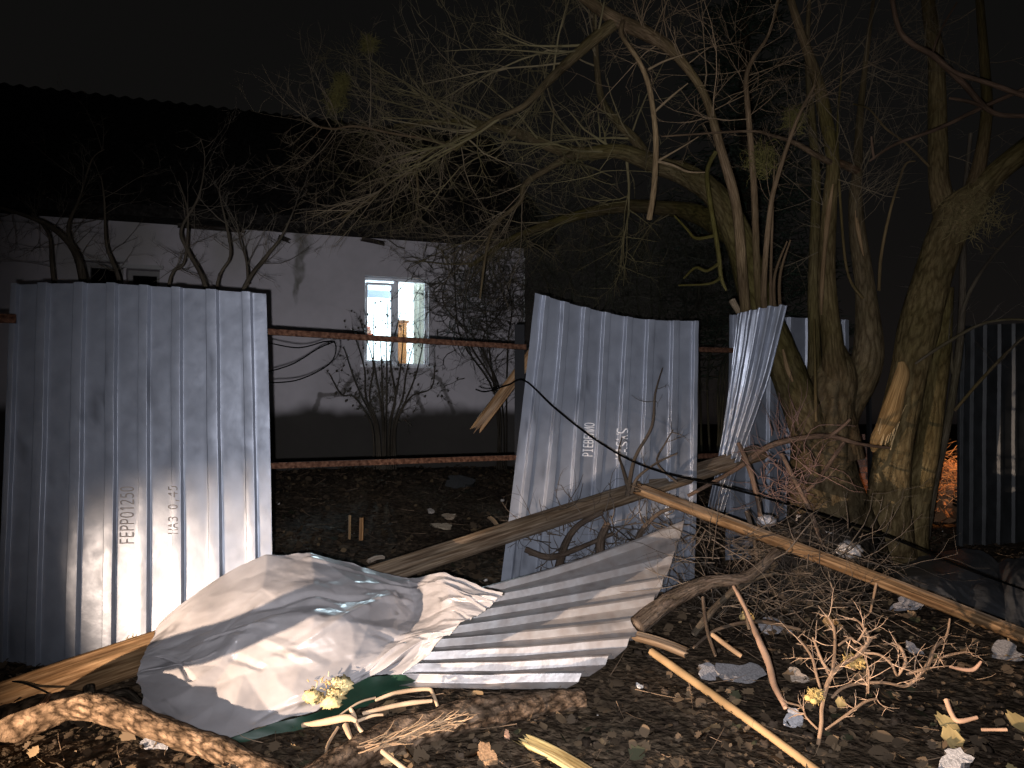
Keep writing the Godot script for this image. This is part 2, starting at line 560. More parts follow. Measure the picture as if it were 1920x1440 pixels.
func materials() -> void:
	var g := func(x): return Color(x, x, x)
	var zinc := mat("zinc", Color(0.32, 0.345, 0.405), 0.48, 0.5, ntex(0.012, FastNoiseLite.TYPE_SIMPLEX_SMOOTH, g.call(0.88), g.call(1.0), 5, 11), nrm(0.03, 0.3), 0.9)
	zinc.roughness_texture = ntex(0.02, FastNoiseLite.TYPE_SIMPLEX, g.call(0.7), g.call(1.0), 4, 12)
	mat("zinc_lying", Color(0.52, 0.51, 0.51), 0.44, 0.62, ntex(0.014, FastNoiseLite.TYPE_SIMPLEX_SMOOTH, Color(0.84, 0.79, 0.76), g.call(1.0), 5, 21), nrm(0.03, 0.6), 1.1)
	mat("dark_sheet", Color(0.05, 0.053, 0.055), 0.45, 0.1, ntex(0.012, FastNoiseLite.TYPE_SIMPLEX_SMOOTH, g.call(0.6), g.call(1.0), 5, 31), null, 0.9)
	mat("grey_paint", Color(0.37, 0.355, 0.365), 0.30, 0.0, ntex(0.008, FastNoiseLite.TYPE_SIMPLEX_SMOOTH, Color(0.80, 0.79, 0.78), g.call(1.0), 5, 41), nrm(0.025, 0.5), 0.8)
	mat("green_paint", Color(0.020, 0.055, 0.034), 0.35, 0.0, ntex(0.02, FastNoiseLite.TYPE_SIMPLEX_SMOOTH, g.call(0.7), g.call(1.0), 4, 42), null, 1.0)
	var bk := mat("bark", Color.WHITE, 0.9, 0.0, ridged(0.014, 51, false, 0.55), ridged(0.014, 51, true, 0.55, -7.0), 1.0, false)
	bk.uv1_scale = Vector3(0.5, 1.5, 1)
	var rb := mat("rough_bark", Color.WHITE, 0.9, 0.0, ridged(0.010, 52, false), ridged(0.010, 52, true), 1.0, false)
	rb.uv1_scale = Vector3(1.5, 1.0, 1)
	mat("twig", Color.WHITE, 0.8, 0.0, null, null, 1.0, false)
	var w := ntex(0.012, FastNoiseLite.TYPE_SIMPLEX, Color(0.55, 0.5, 0.45), g.call(1.0), 5, 61)
	var wood := mat("wood", Color.WHITE, 0.75, 0.0, w, nrm(0.012, 4.0, 5, 62), 1.0, false)
	wood.uv1_scale = Vector3(0.45, 7.0, 1)
	mat("soil", Color.WHITE, 0.95, 0.0, ntex(0.02, FastNoiseLite.TYPE_SIMPLEX, g.call(0.35), g.call(1.0), 6, 71), nrm(0.03, 9.0, 6, 72), 1.3)
	mat("matter", Color.WHITE, 0.9, 0.0, null, null, 1.0, false)
	mat("leaf", Color.WHITE, 0.7, 0.0, null, null, 1.0, false).backlight = Color(0.1, 0.07, 0.03)
	mat("plaster_chunk", Color.WHITE, 0.85, 0.0, ntex(0.03, FastNoiseLite.TYPE_SIMPLEX, g.call(0.65), g.call(1.0), 5, 81), nrm(0.04, 4.0), 4.0)
	mat("rust", Color(0.165, 0.085, 0.052), 0.85, 0.1, ntex(0.03, FastNoiseLite.TYPE_SIMPLEX, Color(0.35, 0.3, 0.3), g.call(1.0), 5, 91), nrm(0.06, 4.0), 2.0)
	mat("black_metal", Color(0.015, 0.015, 0.016), 0.85, 0.0, null, null, 1.0, false)
	mat("brick", Color.WHITE, 0.9, 0.0, ntex(0.03, FastNoiseLite.TYPE_SIMPLEX, g.call(0.6), g.call(1.0), 5, 95), nrm(0.05, 6.0), 3.0)
	mat("pvc", Color(0.82, 0.84, 0.88), 0.4, 0.0, null, null, 1.0, false)
	mat("grey_frame", Color(0.26, 0.25, 0.24), 0.7, 0.0, null, null, 1.0, false)  # plain grey, darker than the white plastic frame
	mat("room", Color(0.78, 0.80, 0.80), 0.8, 0.0, null, null, 1.0, false)
	mat("roofing", Color(0.035, 0.032, 0.03), 0.9, 0.0, ntex(0.02, FastNoiseLite.TYPE_SIMPLEX, g.call(0.4), g.call(1.0), 5, 96), null, 0.8)
	mat("eave_wood", Color(0.045, 0.04, 0.036), 0.85, 0.0, ntex(0.02, FastNoiseLite.TYPE_SIMPLEX, g.call(0.4), g.call(1.0), 5, 97), null, 1.2)
	var glass := mat("glass", Color(1, 1, 1), 0.03, 0.0, null, null, 1.0, false, false)
	glass.transparency = BaseMaterial3D.TRANSPARENCY_ALPHA
	glass.albedo_color = Color(0.9, 0.95, 1.0, 0.06)
	mat("tarp", Color(0.085, 0.088, 0.095), 0.45, 0.0, ntex(0.01, FastNoiseLite.TYPE_SIMPLEX_SMOOTH, g.call(0.7), g.call(1.0), 4, 98), nrm(0.02, 2.0), 0.8)


# ---------------------------------------------------------------- setting
func lights_and_camera() -> void:
	var cam := Camera3D.new()
	cam.name = "camera"
	cam.position = EYE
	cam.basis = cam_basis
	cam.fov = rad_to_deg(2.0 * atan(720.0 / F))
	cam.far = 400.0
	add_child(cam)
	var e := Environment.new()
	e.background_mode = Environment.BG_SKY
	var sky := ProceduralSkyMaterial.new()
	sky.sky_top_color = Color(0.0042, 0.0041, 0.0039).linear_to_srgb()
	sky.sky_horizon_color = Color(0.0078, 0.0064, 0.0060).linear_to_srgb()
	sky.sky_curve = 0.12
	sky.ground_bottom_color = Color(0.002, 0.002, 0.002).linear_to_srgb()
	sky.ground_horizon_color = Color(0.005, 0.004, 0.004).linear_to_srgb()
	e.sky = Sky.new()
	e.sky.sky_material = sky
	e.tonemap_mode = Environment.TONE_MAPPER_LINEAR
	e.tonemap_exposure = 1.0
	e.sdfgi_enabled = true
	e.ssao_enabled = true
	e.ssil_enabled = true
	var we := WorldEnvironment.new()
	we.name = "environment"
	we.environment = e
	add_child(we)
	var fill_light := DirectionalLight3D.new()             # added faint directional fill for the night
	fill_light.name = "night_fill"
	fill_light.light_energy = 0.004
	fill_light.light_color = Color(0.8, 0.88, 1.0)
	fill_light.light_angular_distance = 10.0
	fill_light.shadow_enabled = true
	fill_light.rotation_degrees = Vector3(-55, 35, 0)
	add_child(fill_light)
	lamp("unseen_low_light", LOW, LOW + Vector3(4.8, 0.55, -4.2), 125.0, 27.5, 0.46, Color(1.0, 0.885, 0.775), 0.028)  # source out of view, placed to light the low foreground from the left
	lamp("phone_light", Vector3(-0.045, 1.258, 0.01), Vector3(0.5, 1.30, -5.0), 18.0, 46.0, 0.85, Color(0.97, 0.97, 1.0), 0.01)
	lamp("unseen_brick_lamp", Vector3(6.5, 4.4, -7.2), Vector3(4.72, 0.55, -8.75), 42.0, 8.5, 0.5, Color(1.0, 0.68, 0.42), 0.02)  # out of view, placed to light the bricks behind the trees

func lamp(called: String, at: Vector3, to: Vector3, energy: float, angle: float, soft: float, col: Color, size: float) -> void:
	var l := SpotLight3D.new()
	l.name = called
	l.light_energy = energy
	l.spot_range = 40.0
	l.spot_attenuation = 2.0
	l.spot_angle = angle
	l.spot_angle_attenuation = soft
	l.light_color = col
	l.light_size = size
	l.shadow_enabled = true
	add_child(l)
	l.look_at_from_position(at, to)

func unseen_low_lamp() -> void:  # body for the unseen low light; its kind is chosen freely
	var f := Vector3(4.9, 0.0, -4.1).normalized()
	var r := f.cross(Vector3.UP)
	var o := thing("unseen_low_lamp", "unseen low lamp with a beam-cutting hood, standing left behind the viewer", "lamp", Vector3(LOW.x, 0, LOW.z))
	var mb := MB.new()
	var a := LOW - f * 0.06 + Vector3.UP * 0.075
	var b := LOW + f * 0.28 + Vector3.UP * 0.022
	mb.box((a + b) / 2, (b - a) / 2, r * 0.26, (b - a).normalized().cross(r) * 0.006, Color.WHITE)
	part(o, "hood", mb, M.black_metal)  # out of view, placed to cut off the upper part of the beam
	mb = MB.new()
	mb.box(LOW - f * 0.07, r * 0.10, Vector3.UP * 0.07, f * 0.02, Color.WHITE)
	part(o, "housing", mb, M.black_metal)
	mb = MB.new()
	var g := ground(LOW.x, LOW.z)
	mb.box(Vector3(LOW.x, (g + LOW.y - 0.07) / 2, LOW.z) - f * 0.07, r * 0.012, Vector3.UP * (LOW.y - 0.07 - g) / 2, f * 0.012, Color.WHITE)
	part(o, "post", mb, M.black_metal)
	mb = MB.new()
	lump(mb, LOW, Vector3.ONE * 0.032, 0.0, 1.0, Color.WHITE, 8)
	var m := mat("bulb", Color(0.9, 0.9, 0.9), 0.5, 0.0, null, null, 1.0, false)
	m.emission_enabled = true
	m.emission = Color(1.0, 0.87, 0.75)
	m.emission_energy_multiplier = 4.0
	part(o, "bulb", mb, m)

func terrain() -> void:
	var mb := MB.new()
	var nx := 330
	var nz := 330
	for j in nz + 1:
		for i in nx + 1:
			var a := 2.0 * i / nx - 1.0
			var b := 2.0 * j / nz - 1.0
			var x := 0.5 + 4.6 * a + 95.0 * pow(a, 7.0)
			var z := -5.2 + 4.6 * b + 95.0 * pow(b, 7.0)
			var y := ground(x, z)
			var e := 0.02
			var nr := Vector3(ground(x - e, z) - ground(x + e, z), 2.0 * e, ground(x, z - e) - ground(x, z + e)).normalized()
			var t := noise.get_noise_2d(x * 70.0 + 300.0, z * 70.0)
			var c := Color(0.095, 0.070, 0.050).lerp(Color(0.165, 0.120, 0.080), clampf(0.5 + t, 0.0, 1.0)) * (1.0 + 0.5 * fine.get_noise_2d(x * 40.0, z * 40.0))
			c.a = 1.0
			mb.vert(Vector3(x, y, z), nr, c)
	for j in nz:
		for i in nx:
			var k := j * (nx + 1) + i
			mb.quad(k, k + 1, k + nx + 2, k + nx + 1)
	single("ground", mb, M.soil, "", "", "", "structure")

func leaf_mesh(lobes: float, curl: float) -> MB:
	var mb := MB.new()
	var k := 9
	for s in [-1.0, 1.0]:
		for i in k:
			var t := float(i) / (k - 1)
			var w := sin(PI * pow(t, 0.85)) * 0.42 * (1.0 + lobes * cos(t * 26.0))
			var up := curl * (t - 0.5) * (t - 0.5)
			mb.vert(Vector3(0, up, t - 0.5), Vector3.UP, Color.WHITE)
			mb.vert(Vector3(s * w, up + w * curl * 0.8, t - 0.5), Vector3(-s * 0.4, 1, 0).normalized(), Color.WHITE)
		for i in k - 1:
			var o := mb.v.size() - 2 * k + 2 * i
			mb.quad(o, o + 1, o + 3, o + 2)
	return mb

func scatter(called: String, mb: MB, m: Material, places: Array, colors: Array) -> void:
	var mm := MultiMesh.new()
	mm.transform_format = MultiMesh.TRANSFORM_3D
	mm.use_colors = true
	mm.mesh = mb.mesh()
	mm.mesh.surface_set_material(0, m)
	mm.instance_count = places.size()
	for i in places.size():
		mm.set_instance_transform(i, places[i])
		mm.set_instance_color(i, colors[i])
	var o := MultiMeshInstance3D.new()
	o.name = numbered(self, called)
	o.multimesh = mm
	add_child(o, true)
	o.set_meta("kind", "stuff")
	var txt: Dictionary = {"leaf_litter": "brown fallen leaves lying all over the dark soil", "soil_clods": "dark crumbs and clods of earth on the churned ground", "twig_litter": "short broken twigs strewn over the soil"}
	o.set_meta("label", txt[called])
	o.set_meta("category", {"leaf_litter": "leaves", "soil_clods": "soil", "twig_litter": "twigs"}[called])

func litter() -> void:
	rng.seed = 77
	for var_i in 3:
		var pl := []
		var cl := []
		for i in 6500:
			var x := rng.randf_range(-4.2, 6.2)
			var z := -2.0 - pow(rng.randf(), 1.3) * 8.0
			if noise.get_noise_2d(x * 60.0 - 90.0, z * 60.0) + rng.randf() * 0.7 < 0.12: continue
			var s := 0.018 + 0.045 * pow(rng.randf(), 1.6) + (rng.randf_range(0.02, 0.05) if rng.randf() < 0.13 else 0.0)
			var b := Basis.from_euler(Vector3(rng.randfn(0, 0.45), rng.randf() * TAU, rng.randfn(0, 0.45))).scaled_local(Vector3(s * rng.randf_range(0.7, 1.2), s * rng.randf_range(-0.7, 0.9), s))
			pl.append(Transform3D(b, Vector3(x, ground(x, z) + rng.randf_range(0.004, 0.022), z)))
			var k := rng.randf()
			var c := Color(0.125, 0.088, 0.055).lerp(Color(0.055, 0.041, 0.029), rng.randf()) if k < 0.86 else (Color(0.20, 0.14, 0.08) if k < 0.94 else Color(0.04, 0.04, 0.024))
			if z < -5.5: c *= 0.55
			c.a = 1.0
			cl.append(c)
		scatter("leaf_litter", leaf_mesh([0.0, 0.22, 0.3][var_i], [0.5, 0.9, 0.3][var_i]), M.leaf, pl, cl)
	for var_i in 2:
		var mb := MB.new()
		lump(mb, Vector3(var_i * 3.3, 0, 0), Vector3(1, 0.6, 0.85), 0.9, 1.3, Color.WHITE, 7)
		for i in mb.v.size(): mb.v[i] -= Vector3(var_i * 3.3, 0, 0)
		var pl := []
		var cl := []
		for i in 3600:
			var x := rng.randf_range(-4.2, 6.5)
			var z := -2.0 - pow(rng.randf(), 1.2) * 8.0
			var s := 0.004 + 0.022 * pow(rng.randf(), 5.0)
			pl.append(Transform3D(Basis.from_euler(Vector3(rng.randf() * 6, rng.randf() * 6, 0)).scaled(Vector3(s, s, s)), Vector3(x, ground(x, z) + s * 0.3, z)))
			var c := Color(0.060, 0.044, 0.032) * rng.randf_range(0.4, 1.2)
			if rng.randf() < 0.008: c = Color(0.5, 0.46, 0.42)
			c.a = 1.0
			cl.append(c)
		scatter("soil_clods", mb, M.matter, pl, cl)
	var tw := MB.new()
	rng.seed = 5
	quick(tw, Vector3(-0.5, 0, 0), Vector3(1, 0, 0), 1.0, 0.022, 0.5, 0.0, 5, 4, Color.WHITE)
	var pl := []
	var cl := []
	for i in 1100:
		var x := rng.randf_range(-3.6, 5.5)
		var z := -2.0 - pow(rng.randf(), 1.3) * 7.0
		var s := rng.randf_range(0.05, 0.30)
		pl.append(Transform3D(Basis.from_euler(Vector3(0, rng.randf() * TAU, rng.randfn(0, 0.22))).scaled_local(Vector3(s, minf(s, 0.12), minf(s, 0.12))), Vector3(x, ground(x, z) + 0.012, z)))
		var c := Color(0.26, 0.18, 0.12) * rng.randf_range(0.35, 1.2)
		c.a = 1.0
		cl.append(c)
	scatter("twig_litter", tw, M.twig, pl, cl)


func wall_texture(lo: Vector2, hi: Vector2) -> ImageTexture:
	var w := 1024
	var h := 512
	var im := Image.create(w, h, false, Image.FORMAT_RGB8)
	var s0 := on_house(566, 452)
	var s1 := on_house(553, 565)
	var eave_patches := [on_house(150, 470), on_house(250, 455), on_house(440, 462)]
	var cracks := [[on_house(672, 700), on_house(648, 722), on_house(640, 738), on_house(600, 740), on_house(590, 768)], [on_house(808, 702), on_house(824, 712), on_house(838, 745), on_house(850, 772)], [on_house(700, 745), on_house(720, 765)], [on_house(780, 735), on_house(792, 770)]]
	var base_line := on_house(700, 768).y
	for j in h:
		for i in w:
			var p := Vector2(lerpf(lo.x, hi.x, float(i) / w), lerpf(hi.y, lo.y, float(j) / h))
			var k := 0.94 + 0.17 * noise.get_noise_2d(p.x * 70.0, p.y * 70.0) + 0.05 * fine.get_noise_2d(p.x * 60.0, p.y * 60.0)
			var c := Color(0.52, 0.485, 0.505) * k
			# run-off stain below the eave
			var t := (s0.y - p.y) / (s0.y - s1.y)
			if t > -0.2 and t < 1.15:
				var cx := lerpf(s0.x, s1.x, t) + 0.03 * noise.get_noise_2d(p.y * 300.0, 3.0)
				var half := lerpf(0.13, 0.035, clampf(t, 0.0, 1.0)) * (1.0 + 0.7 * noise.get_noise_2d(p.x * 200.0, p.y * 260.0))
				var m := smoothstep(half, half * 0.4, absf(p.x - cx)) * smoothstep(1.15, 0.75, t)
				c = c.lerp(Color(0.13, 0.125, 0.10), m * (0.65 + 0.35 * fine.get_noise_2d(p.x * 90.0, p.y * 60.0)))
			for q: Array in cracks:
				for n in q.size() - 1:
					var a: Vector2 = q[n]
					var b: Vector2 = q[n + 1]
					if absf(p.x - a.x) > 0.6: continue
					var near := Geometry2D.get_closest_point_to_segment(p, a, b)
					var d := p.distance_to(near) + 0.02 * noise.get_noise_2d(p.x * 600.0, p.y * 600.0)
					c = c.lerp(Color(0.17, 0.155, 0.15), 0.9 * smoothstep(0.04, 0.016, d))
			# tarred base with an uneven brushed edge
			var edge := base_line + 0.10 * noise.get_noise_2d(p.x * 70.0, p.y * 60.0) + 0.05 * fine.get_noise_2d(p.x * 18.0, p.y * 18.0)
			c = c.lerp(Color(0.055, 0.05, 0.045) * k, smoothstep(edge + 0.10, edge - 0.09, p.y))
			# darker patches under the eave at the left
			for q: Vector2 in eave_patches:
				var d := Vector2((p.x - q.x) * 1.0, (p.y - q.y) * 0.8).length() + 0.12 * noise.get_noise_2d(p.x * 130.0, p.y * 130.0)
				c = c.lerp(Color(0.36, 0.34, 0.30), 0.5 * smoothstep(0.4, 0.1, d))
			im.set_pixel(i, j, Color(c.r, c.g, c.b).clamp().linear_to_srgb())
	return ImageTexture.create_from_image(im)

func wall_face(mb: MB, u0: float, u1: float, y0: float, y1: float, lo: Vector2, hi: Vector2, depth: float) -> void:
	var uvs := []
	for q in [Vector2(u0, y0), Vector2(u1, y0), Vector2(u1, y1), Vector2(u0, y1)]:
		uvs.append(Vector2((q.x - lo.x) / (hi.x - lo.x), (hi.y - q.y) / (hi.y - lo.y)))
	for out in [0.0, -depth]:
		var s := mb.v.size()
		var nr := HOUSE_FACE * (1.0 if out == 0.0 else -1.0)
		var pos := [H(u0, y0, out), H(u1, y0, out), H(u1, y1, out), H(u0, y1, out)]
		for i in 4: mb.vert(pos[i], nr, Color.WHITE, uvs[i])
		mb.quad(s, s + 1, s + 2, s + 3)

func hbox(mb: MB, u0: float, u1: float, y0: float, y1: float, o0: float, o1: float, col := Color.WHITE) -> void:
	mb.box(H((u0 + u1) / 2, (y0 + y1) / 2, (o0 + o1) / 2), HOUSE_DIR * (u1 - u0) / 2, Vector3.UP * (y1 - y0) / 2, HOUSE_FACE * (o1 - o0) / 2, col)

func house() -> void:
	var o := thing("house", "low white plastered house with a dark roof and one lit window", "house", H(3.0, 0.5, -2.5))
	var right := on_house(982, 600).x
	var eave := on_house(700, 447).y
	var lo := Vector2(-4.0, 0.2)
	var hi := Vector2(right, eave + 0.25)
	var wa := on_house(684, 516)
	var wb := on_house(804, 686)
	var dark := [[on_house(156, 488).x, on_house(232, 488).x], [on_house(237, 488).x, on_house(300, 488).x]]
	var dtop := on_house(230, 492).y
	var dlow := dtop - 1.1
	var holes := [[wa.x, wb.x, wb.y, wa.y], [dark[0][0], dark[0][1], dlow, dtop], [dark[1][0], dark[1][1], dlow, dtop - 0.07]]
	var mb := MB.new()
	var us := [lo.x, hi.x]
	var ys := [lo.y, hi.y]
	for h in holes:
		us.append(h[0]); us.append(h[1]); ys.append(h[2]); ys.append(h[3])
	us.sort(); ys.sort()
	for i in us.size() - 1:
		for j in ys.size() - 1:
			var cx: float = (us[i] + us[i + 1]) / 2
			var cy: float = (ys[j] + ys[j + 1]) / 2
			var open := false
			for h in holes: open = open or (cx > h[0] and cx < h[1] and cy > h[2] and cy < h[3])
			if not open: wall_face(mb, us[i], us[i + 1], ys[j], ys[j + 1], lo, hi, 0.36)
	for h in holes:                                  # reveals
		var q := [[h[0], h[2]], [h[1], h[2]], [h[1], h[3]], [h[0], h[3]]]
		for k in 4:
			var a: Array = q[k]
			var b: Array = q[(k + 1) % 4]
			var s := mb.v.size()
			var nr: Vector3 = [Vector3.UP, -HOUSE_DIR, Vector3.DOWN, HOUSE_DIR][k]
			for pt in [H(a[0], a[1], 0), H(b[0], b[1], 0), H(b[0], b[1], -0.36), H(a[0], a[1], -0.36)]:
				mb.vert(pt, nr, Color.WHITE, Vector2(0.62, 0.35))
			mb.quad(s, s + 1, s + 2, s + 3)
	var m := mat("plaster", Color.WHITE, 0.9, 0.0, wall_texture(lo, hi), null, 1.0, false)
	part(o, "front_wall", mb, m)
	var side := MB.new()
	for u in [lo.x, hi.x - 0.36]:
		side.box(H(u + 0.18, (lo.y + hi.y) / 2, -0.36 - 2.82), HOUSE_DIR * 0.178, Vector3.UP * (hi.y - lo.y) / 2, HOUSE_FACE * 2.82, Color(0.5, 0.47, 0.46))
	side.box(H((lo.x + hi.x) / 2, (lo.y + hi.y) / 2, -6.2), HOUSE_DIR * (hi.x - lo.x) / 2, Vector3.UP * (hi.y - lo.y) / 2, HOUSE_FACE * 0.18, Color(0.5, 0.47, 0.46))
	side.box(H((lo.x + hi.x) / 2, hi.y - 0.05, -3.2), HOUSE_DIR * (hi.x - lo.x - 0.8) / 2, Vector3.UP * 0.05, HOUSE_FACE * 2.8, Color(0.5, 0.47, 0.46))
	part(o, "side_wall", side, M.matter)
	# roof: wavy sheets on two slopes, a ridge, gable boards, an eave board and soffit
	var rise := 2.72
	var run := 3.2
	var ro := MB.new()
	var cols := 260
	for sl in 2:
		var s0 := ro.v.size()
		for j in 2:
			for i in cols + 1:
				var u := lerpf(lo.x - 0.4, hi.x + 0.35, float(i) / cols)
				var wv := sin(i * TAU / 5.0) * 0.022
				var out := (0.42 if j == 0 else -run) if sl == 0 else (-run if j == 0 else -run * 2.0 - 0.42)
				var y := eave - 0.12 + (0.42 - out if sl == 0 else out + 2.0 * run + 0.42) / (run + 0.42) * rise + 0.22
				var d := cos(i * TAU / 5.0) * 0.35
				ro.vert(H(u, y + wv, out), (Vector3.UP * 0.75 + HOUSE_FACE * (0.6 if sl == 0 else -0.6) - HOUSE_DIR * d).normalized(), Color.WHITE)
		for i in cols:
			ro.quad(s0 + i, s0 + i + 1, s0 + cols + 2 + i, s0 + cols + 1 + i)
	var r := part(o, "roof", ro, M.roofing)
	for u in [lo.x + 0.18, hi.x - 0.18]:
		var gb := MB.new()
		for d in [-0.17, 0.17]:
			gb.face([H(u + d, hi.y, 0.0), H(u + d, hi.y, -run * 2), H(u + d, eave + 0.1 + rise * 0.96, -run)], Color(0.35, 0.33, 0.31))
		part(o, "gable", gb, M.matter)
	var fb := MB.new()
	hbox(fb, lo.x - 0.4, hi.x + 0.35, eave - 0.02, eave + 0.12, 0.38, 0.41)
	hbox(fb, lo.x - 0.4, hi.x + 0.35, eave + 0.0, eave + 0.03, 0.003, 0.377)
	part(o, "eave_board", fb, M.eave_wood)
	# loose lath and felt hanging off the eave
	for q in [[335, 466, 430], [672, 722, 454], [520, 548, 450]]:
		var a := on_house(q[0], q[2])
		var b := on_house(q[1], q[2] + 10)
		var lb := MB.new()
		beam(lb, H(a.x, a.y, 0.2), H(b.x, b.y, 0.2), 0.06, 0.02, HOUSE_FACE, Color(0.07, 0.06, 0.055), 0.03, 0.06)
		part(o, "loose_lath", lb, M.wood)
	# lit window: outer frame, opening sash at the left, fixed light at the right
	var wn := MB.new()
	var fw := 0.035
	var mu := on_house(745, 600).x
	var z0 := -0.22
	var z1 := -0.14
	hbox(wn, wa.x, wb.x, wa.y - fw, wa.y, z0, z1); hbox(wn, wa.x, wb.x, wb.y, wb.y + fw, z0, z1)
	hbox(wn, wa.x, wa.x + fw * 0.6, wb.y + fw, wa.y - fw, z0, z1); hbox(wn, wb.x - fw, wb.x, wb.y + fw, wa.y - fw, z0, z1)
	var win := part(o, "window", wn, M.pvc)
	win.set_meta("label", "lit two-light window with white plastic frame")
	var ml := MB.new()
	hbox(ml, mu - 0.03, mu + 0.03, wb.y + fw, wa.y - fw, z0, z1 + 0.003)
	part(win, "mullion", ml, M.pvc)
	var sa := MB.new()
	var l0: float = wa.x + fw * 0.6 + 0.004
	var l1: float = mu - 0.034
	var s0y: float = wb.y + fw + 0.004
	var s1y: float = wa.y - fw - 0.03
	hbox(sa, l0, l1, s1y - 0.03, s1y, z0 + 0.02, z1 + 0.02); hbox(sa, l0, l1, s0y, s0y + 0.03, z0 + 0.02, z1 + 0.02)
	hbox(sa, l0, l0 + 0.025, s0y + 0.03, s1y - 0.03, z0 + 0.02, z1 + 0.02); hbox(sa, l1 - 0.035, l1, s0y + 0.03, s1y - 0.03, z0 + 0.02, z1 + 0.02)
	part(win, "sash", sa, M.pvc)
	var pn := MB.new()
	hbox(pn, l0 + 0.025, l1 - 0.035, s0y + 0.03, s1y - 0.03, z0 + 0.05, z0 + 0.054)
	part(win, "pane", pn, M.glass)
	pn = MB.new()
	hbox(pn, mu + 0.03, wb.x - fw, wb.y + fw, wa.y - fw, z0 + 0.03, z0 + 0.034)
	part(win, "pane", pn, M.glass)
	var sl2 := MB.new()
	hbox(sl2, wa.x - 0.05, wb.x + 0.05, wb.y - 0.035, wb.y - 0.003, -0.13, 0.06)
	part(win, "sill", sl2, M.pvc)
	for k in 2:
		var h: Array = holes[k + 1]
		var df := MB.new()
		hbox(df, h[0], h[1], h[3] - 0.06, h[3], -0.2, -0.12); hbox(df, h[0], h[0] + 0.05, h[2], h[3] - 0.06, -0.2, -0.12); hbox(df, h[1] - 0.05, h[1], h[2], h[3] - 0.06, -0.2, -0.12)
		hbox(df, h[0], h[1], h[2], h[2] + 0.05, -0.2, -0.12)
		var dw := part(o, "window", df, M.grey_frame)
		dw.set_meta("label", "dark window behind the fruit trees")
		pn = MB.new()
		hbox(pn, h[0] + 0.05, h[1] - 0.05, h[2] + 0.05, h[3] - 0.06, -0.17, -0.166, Color(0.02, 0.02, 0.02))
		part(dw, "pane", pn, M.black_metal)
		var ht := MB.new()
		hbox(ht, h[0] - 0.06, h[1] + 0.04, h[3] + 0.003, h[3] + 0.05, -0.06, 0.03, Color(0.42, 0.41, 0.40))
		part(dw, "lintel_strip", ht, M.matter)
	# the room behind the lit window
	var c := (wa.x + wb.x) / 2
	var rm := MB.new()
	var f0 := 0.75
	var f1 := eave - 0.05
	hbox(rm, c - 1.9, c + 1.9, f0, f0 + 0.1, -3.6, -0.364, Color(0.35, 0.28, 0.2))
	hbox(rm, c - 1.9, c + 1.9, f1 - 0.1, f1, -3.6, -0.364)
	hbox(rm, c - 1.9, c - 1.8, f0 + 0.1, f1 - 0.1, -3.6, -0.364); hbox(rm, c + 1.8, c + 1.9, f0 + 0.1, f1 - 0.1, -3.6, -0.364)
	hbox(rm, c - 1.8, c + 1.8, f0 + 0.1, f1 - 0.1, -3.6, -3.5)
	part(o, "lit_room", rm, M.room)
	var lampo := thing("unseen_ceiling_lamp", "round glowing ceiling lamp, unseen, placed to light the room behind the window", "lamp", H(c + 0.1, f1 - 0.35, -1.7))  # lamp itself unseen, placed to light the window from behind
	var sh := MB.new()
	lump(sh, H(c + 0.1, f1 - 0.35, -1.7), Vector3(0.11, 0.09, 0.11), 0.0, 1.0, Color.WHITE, 10)
	var glow := mat("lamp_glow", Color(0.9, 0.9, 0.9), 0.5, 0.0, null, null, 1.0, false)
	glow.emission_enabled = true
	glow.emission = Color(0.86, 0.95, 1.0)
	glow.emission_energy_multiplier = 3.0
	part(lampo, "globe", sh, glow)
	var rod := MB.new()
	tube(rod, [Vector4(H(c + 0.1, f1, -1.7).x, f1 - 0.1, H(c + 0.1, f1, -1.7).z, 0.012), Vector4(H(c + 0.1, f1, -1.7).x, f1 - 0.262, H(c + 0.1, f1, -1.7).z, 0.012)], 8, Color(0.6, 0.6, 0.6))
	part(lampo, "rod", rod, M.matter)
	var om := OmniLight3D.new()
	om.name = "lamp_light"
	om.light_energy = 10.0
	om.light_color = Color(0.84, 0.95, 1.0)
	om.light_size = 0.08
	om.omni_range = 12.0
	om.omni_attenuation = 2.0
	om.shadow_enabled = true
	lampo.add_child(om)
	# curtain and cupboard seen through the right-hand light
	var cu := MB.new()
	var ca := on_house(786, 600).x
	var cn := 30
	for j in 2:
		for i in cn + 1:
			var u := lerpf(ca, wb.x + 0.25, float(i) / cn)
			cu.vert(H(u, [wb.y - 0.3, wa.y + 0.12][j], -0.52 + 0.03 * sin(i * 1.4)), (HOUSE_FACE - HOUSE_DIR * cos(i * 1.4) * 0.5).normalized(), Color(0.92, 0.92, 0.76))
	for i in cn: cu.quad(i, i + 1, i + cn + 2, i + cn + 1)
	M.leaf.backlight = Color(0.1, 0.07, 0.03)
	var cm := mat("curtain", Color.WHITE, 0.9, 0.0, null, null, 1.0, false)
	cm.backlight = Color(1.9, 1.86, 1.6)
	single("curtain", cu, cm, "pale yellow curtain hanging behind the right pane of the lit window", "curtain")
	var cb := MB.new()
	var k0 := on_house(754, 600).x
	var ctop := on_house(760, 594).y
	hbox(cb, k0 - 0.02, k0 + 0.15, wb.y - 0.6, ctop, -0.75, -0.60, Color(0.62, 0.27, 0.10))
	hbox(cb, k0 - 0.05, k0 + 0.18, ctop + 0.002, ctop + 0.03, -0.78, -0.57, Color(0.4, 0.18, 0.08))
	single("cupboard", cb, M.matter, "narrow orange-brown cupboard seen through the middle of the lit window", "cupboard")
	var bl := MB.new()
	hbox(bl, l0, l1, s1y - 0.16, s1y - 0.06, -0.42, -0.40, Color(0.62, 0.72, 0.9))
